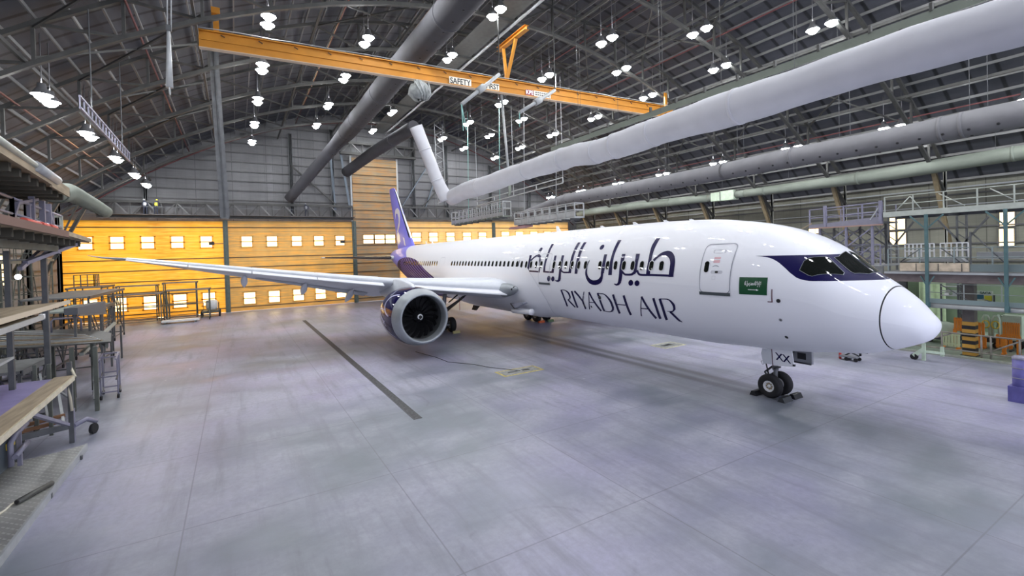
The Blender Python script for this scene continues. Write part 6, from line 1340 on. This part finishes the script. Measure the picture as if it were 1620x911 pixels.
for (xa, ya, xb, yb, lab) in ((27.9, 28.5, 27.9, 27.3, 'white tube hoop rail on the slatted deck, right one'), (28.3, 30.2, 28.0, 28.75, 'white tube hoop rail on the slatted deck, left one')):
    h = MB().path([(xa, ya, 3.02), (xa, ya, 3.62), (xa, ya - .1, 3.74), (xb, yb + .1, 3.74), (xb, yb, 3.62), (xb, yb, 3.02)], .05, 8).build('hoop_rail', SCAFL, None, (xa, ya, 3.02)); tag(h, lab, 'guard rail')
ct = thing('trolley_frame', 'open lavender tube trolley on castors at the end of the left scaffolds', 'trolley', (24.4, 25.5, 0))
for x, y in ((23.6, 25.1), (24.9, 25.25), (23.6, 25.75), (24.9, 25.9)): MB().bar((x, y, .2), (x, y, 2.05), .06, .06).build('upright', SCAFL, ct); castor(ct, x, y, .1)
for z in (.35, 1.1, 2.05):
    for d in (0, .65): MB().bar((22.7 if z > 1 else 23.6, 25.0 + d, z), (24.9, 25.25 + d, z), .06, .06).build('side_rail', SCAFL if z > 2 else SCAF, ct)
    for x, y in ((23.6, 25.1), (24.9, 25.25)): MB().bar((x, y, z), (x, y + .65, z), .06, .06).build('end_rail', SCAFL, ct)
# tangle of folded scaffold towers further back
for i, (x0, x1, y0, y1, z, lab) in enumerate(((18.2, 21.2, 26.9, 28.6, 2.7, 'grey scaffold tower right behind the purple deck corner'), (18.6, 21.6, 28.8, 30.6, 2.6, 'grey scaffold tower behind the purple deck, near the left edge'), (31.5, 34.5, 30, 31.4, 2.1, 'low grey scaffold tower behind the white hoop rails'), (13.2, 16.6, 28.6, 30.4, 2.3, 'grey scaffold tower between the purple deck and the left wall'), (22.4, 25.2, 32, 34, 2.8, 'grey scaffold tower farthest left behind the slatted deck'), (26, 32, 32, 34.5, 6.0, 'tall dark scaffold tower by the left wall'), (34, 40, 33, 35.5, 7.0, 'taller dark scaffold tower by the left wall, farther back'), (44, 49, 33.5, 35.5, 7.2, 'tallest dark scaffold tower by the left wall next to the bright window'))):
    s = stand(lab, x0, x1, y0, y1, z, SCAF if z < 5 else DKS, DECKGREY, 0.9 if z > 5 else 0, 3 if z < 5 else 5, 'scaffold_tower', 3)
    for zz in ((.5, 1.4) if z < 5 else (.8, 2.6, 4.4)):
        MB().bar((x0 + .2, y0 + .1, zz), (x1 - .2, y1 - .1, zz + .8), .06, .06).build('plan_brace', SCAFL if i < 3 else SCAF, s)
for i, (xa, ya, xb, yb, h, m, lab) in enumerate(((17.9, 27.5, 20.8, 28.9, 2.5, SCAFL, 'folded lavender scaffold frame standing right behind the purple deck corner'), (14.6, 28.2, 17.8, 29.4, 2.4, SCAF, 'folded grey scaffold frame standing behind the purple deck, nearer the left edge'), (21.9, 29.4, 24.8, 31.8, 2.6, SCAFL, 'folded lavender scaffold frame farthest back under the slatted deck'))):
    f = thing('folded_scaffold', lab, 'scaffold', ((xa + xb) / 2, (ya + yb) / 2, 0)); a_, b_ = V((xa, ya, 0)), V((xb, yb, 0))
    for k in range(5): p = a_.lerp(b_, k / 4); MB().tube(p, p + V((0, 0, h)), .04, 6).build('upright', m, f)
    for z in (.3, .9, 1.5, 2.1, h): MB().tube(a_ + V((0, 0, z)), b_ + V((0, 0, z)), .03, 6).build('ledger', SCAF if z < 1 else m, f)
    for k in range(4):
        p, q = a_.lerp(b_, k / 4), a_.lerp(b_, (k + 1) / 4); MB().tube(p + V((0, 0, .3)), q + V((0, 0, 1.5)), .025, 6).build('diagonal_brace', m, f); MB().tube(q + V((0, 0, .9)), p + V((0, 0, 2.1)), .025, 6).build('diagonal_brace', SCAF, f)
wl = thing('work_lamp', 'single round white work lamp shining between the left dock posts', 'lamp', (36, 31.5, 6.0))
MB().lathe([(0, .0), (.04, .12), (.06, .17), (.1, .17), (.24, .08), (.28, 0)], (33.2, 31.2, 6.0), (1, .3, 0), 16).build('housing', LAMPBODY, wl); MB().disc((33.18, 31.19, 6.0), (-1, -.3, 0), .15, 20).build('lens', emit('work_lamp_lens', (.92, .95, 1), 22), wl); MB().bar((33.4, 31.3, 5.9), (33.4, 32.2, 5.6), .06).build('bracket', DKS, wl)
# purple deck with its trestle, outrigger and wheel
D_ = deck_slab('dock_deck', 'low purple dock deck with a worn tan edge in the lower left corner', [(6, 24.8), (16.6, 25.25), (16.6, 27.1), (6, 28.2)], 2.55, .10, DECKPURP)
MB().prism([(6, 24.72, 2.50), (16.8, 25.16, 2.50), (16.8, 25.66, 2.50), (6, 25.32, 2.50)], (0, 0, .065)).build('tan_edge_strip', WOOD, D_); MB().bar((6, 24.70, 2.46), (16.8, 25.14, 2.46), .05, .16).build('edge_board', mat('pale_yellow_board_edge', (.58, .52, .40), .8, var=.2), D_)
MB().bar((6, 28.1, 2.75), (12.6, 27.5, 2.75), .06, .5).build('back_board', mat('grey_back_board', (.30, .30, .28), .7), D_)
for x in (16.9,): MB().bar((x + .3, 25.35, 0.0), (x + .3, 25.35, 3.0), .14, .12).build('leg', SCAF, D_)
MB().bar((12.4, 25.2, 2.44), (17.05, 25.42, .72), .12, .10).build('strut', SCAFL, D_); MB().bar((16.5, 27.0, .62), (17.3, 25.3, .62), .14, .2).build('base_beam', SCAF, D_)
MB().path([(17.2, 25.3, .62), (17.7, 25.05, .68), (18.1, 24.85, .42)], .09, 6).build('outrigger', SCAFL, D_); MB().tube((17.95, 24.84, .19), (17.99, 24.96, .19), .19, 16).build('outrigger_wheel', RUBBER, D_); MB().bar((17.25, 25.35, 0), (17.25, 25.35, 1.25), .16, .14).build('jack_leg', SCAFL, D_)
RUST = mat('rusty_brown_steel', (.20, .10, .05), .8, var=.3)
for (y, z) in ((0, .75), (.7, .8)): MB().bar((16.3 + y, 27.6, z), (17.6 + y, 25.8, z), .12, .12).build('rusty_rail', RUST, D_)
for (x, y) in ((16.4, 26.6), (17.2, 27.0), (16.2, 27.3)): MB().bar((x, y, 0), (x, y, 2.45), .1, .1).build('leg', RUST, D_); castor(D_, x + .4, y, .13)
for (x, y) in ((17.3, 26.3), (17.2, 25.9)): MB().bar((x, y, 0.4), (x, y, 3.0), .1, .1).build('rear_leg', DKS, D_)
MB().bar((17.3, 26.0, .9), (18.9, 26.6, 2.4), .07, .07).build('strut', PALE, D_); MB().bar((17.4, 25.6, .5), (20.8, 26.6, 1.6), .09, .07).build('strut', PALE, D_)
tag(MB().path([(17.0, 25.15, 2.45), (17.35, 25.4, 2.95), (17.2, 25.4, 2.2), (17.1, 25.3, 1.2)], .05, 6).build('bent_plate', mat('flaking_pale_plate', (.60, .55, .42), .7), None, (17.1, 25.3, 1)), 'flaking pale bent bar at the corner of the purple deck', 'bar')
mc = thing('motor_unit', 'dark motor unit with lavender tube guard under the purple deck', 'machine', (14.8, 26.4, .21))
MB().span((13.2, 26.1, .45), (15.2, 27.0, 1.35)).build('cabinet', mat('dark_blue_grey_cabinet', (.05, .065, .08), .5), mc); MB().span((14.0, 26.07, 1.0), (14.6, 26.11, 1.2)).build('warning_plate', YEL, mc); MB().lathe([(0, 0), (.05, .3), (1.0, .34), (1.2, .2), (1.22, 0)], (13.9, 26.5, 1.7), (1, 0, 0), 16).build('motor', BLACK, mc)
MB().path([(14.0, 26.0, .5), (14.0, 26.0, 1.2), (14.4, 26.0, 1.35), (15.3, 26.0, 1.42)], .075, 10).build('tube_guard', SCAFL, mc); MB().path([(13.8, 25.85, .82), (14.8, 25.85, .95)], .075, 10).build('tube_guard', SCAFL, mc); MB().bar((14.6, 25.98, .3), (14.6, 25.98, 1.4), .1, .1).build('upright', SCAFL, mc)
for x in (13.5, 14.9): MB().tube((x, 26.25, .34), (x, 26.4, .34), .13, 12).build('wheel', RUBBER, mc)
bt = MB().lathe([(0, 0), (.0, .1), (.28, .11), (.36, .05), (.42, .04), (.42, 0)], (14.1, 25.7, 1.95), (.95, -.1, -.3), 14).build('bottle', mat('bright_yellow_plastic', (.80, .72, .03), .4), None, (14.1, 25.7, 1.95)); tag(bt, 'bright yellow bottle above the motor unit under the purple deck', 'bottle')
# tread plate ramp with a loose pipe on it
tp = thing('tread_plate', 'diamond tread plate platform in the bottom left corner', 'platform', (11, 25.5, 0))
def tread_material():
    m = mat('diamond_tread_plate', (.36, .36, .34), .5, .35); t = NT(m); x, y, z = t.xyz(); n1 = t.noise(.9, 5)
    c = t.mix(t.rng(n1, .3, .7, 0, 1), (.25, .25, .24), (.42, .42, .39))
    a = t.m('FRACT', t.m('MULTIPLY', t.m('ADD', x, y), 4.2)); b_ = t.m('FRACT', t.m('MULTIPLY', t.m('SUBTRACT', x, y), 4.2))
    k = t.m('MULTIPLY', t.m('LESS_THAN', t.m('ABSOLUTE', t.m('SUBTRACT', a, .5)), .32), t.m('LESS_THAN', t.m('ABSOLUTE', t.m('SUBTRACT', b_, .5)), .12))
    c = t.mix(t.m('MULTIPLY', k, .5), c, (.62, .62, .60)); t.lk(c, t.b.inputs['Base Color'])
    bp = t.n('ShaderNodeBump'); bp.inputs['Strength'].default_value = .4; bp.inputs['Distance'].default_value = .02; t.lk(k, bp.inputs['Height']); t.lk(bp.outputs[0], t.b.inputs['Normal'])
    return m
MB().prism([(4, 24.55, .15), (15.95, 24.72, .15), (15.6, 25.4, .15), (15.0, 27.6, .15), (4, 28, .15)], (0, 0, .06)).build('plate', tread_material(), tp)
MB().bar((4, 24.53, .11), (16.0, 24.70, .11), .06, .22).build('edge_channel', PALE, tp); MB().bar((4, 27.8, .08), (15.0, 27.5, .08), .1, .14).build('rear_channel', SCAF, tp)
for x in (6, 9, 12, 15): MB().bar((x, 24.6, .07), (x, 27.4, .07), .1, .13).build('runner', SCAF, tp)
lp_ = MB(); lp_.tube((11.45, 25.15, .29), (12.4, 24.70, .29), .07, 12); o = lp_.build('loose_pipe', mat('dull_dark_pipe', (.10, .10, .09), .5, .4, var=.2), None, (11.9, 24.9, .21)); tag(o, 'short dark pipe lying on the diamond tread plate', 'pipe')
MB().disc((11.44, 25.155, .29), (-1, .47, 0), .05, 12).build('pipe_bore', BLACK, o)
o = MB().path([(9.6, 25.45, .235), (10.6, 25.5, .235), (11.2, 25.3, .235), (11.5, 25.28, .24), (11.9, 25.02, .24), (12.2, 24.98, .235)], .03, 6).build('loose_rope', mat('pale_rope', (.66, .62, .50), .8), None, (11, 25.3, .21)); tag(o, 'pale rope lying along the dark pipe on the tread plate', 'rope')
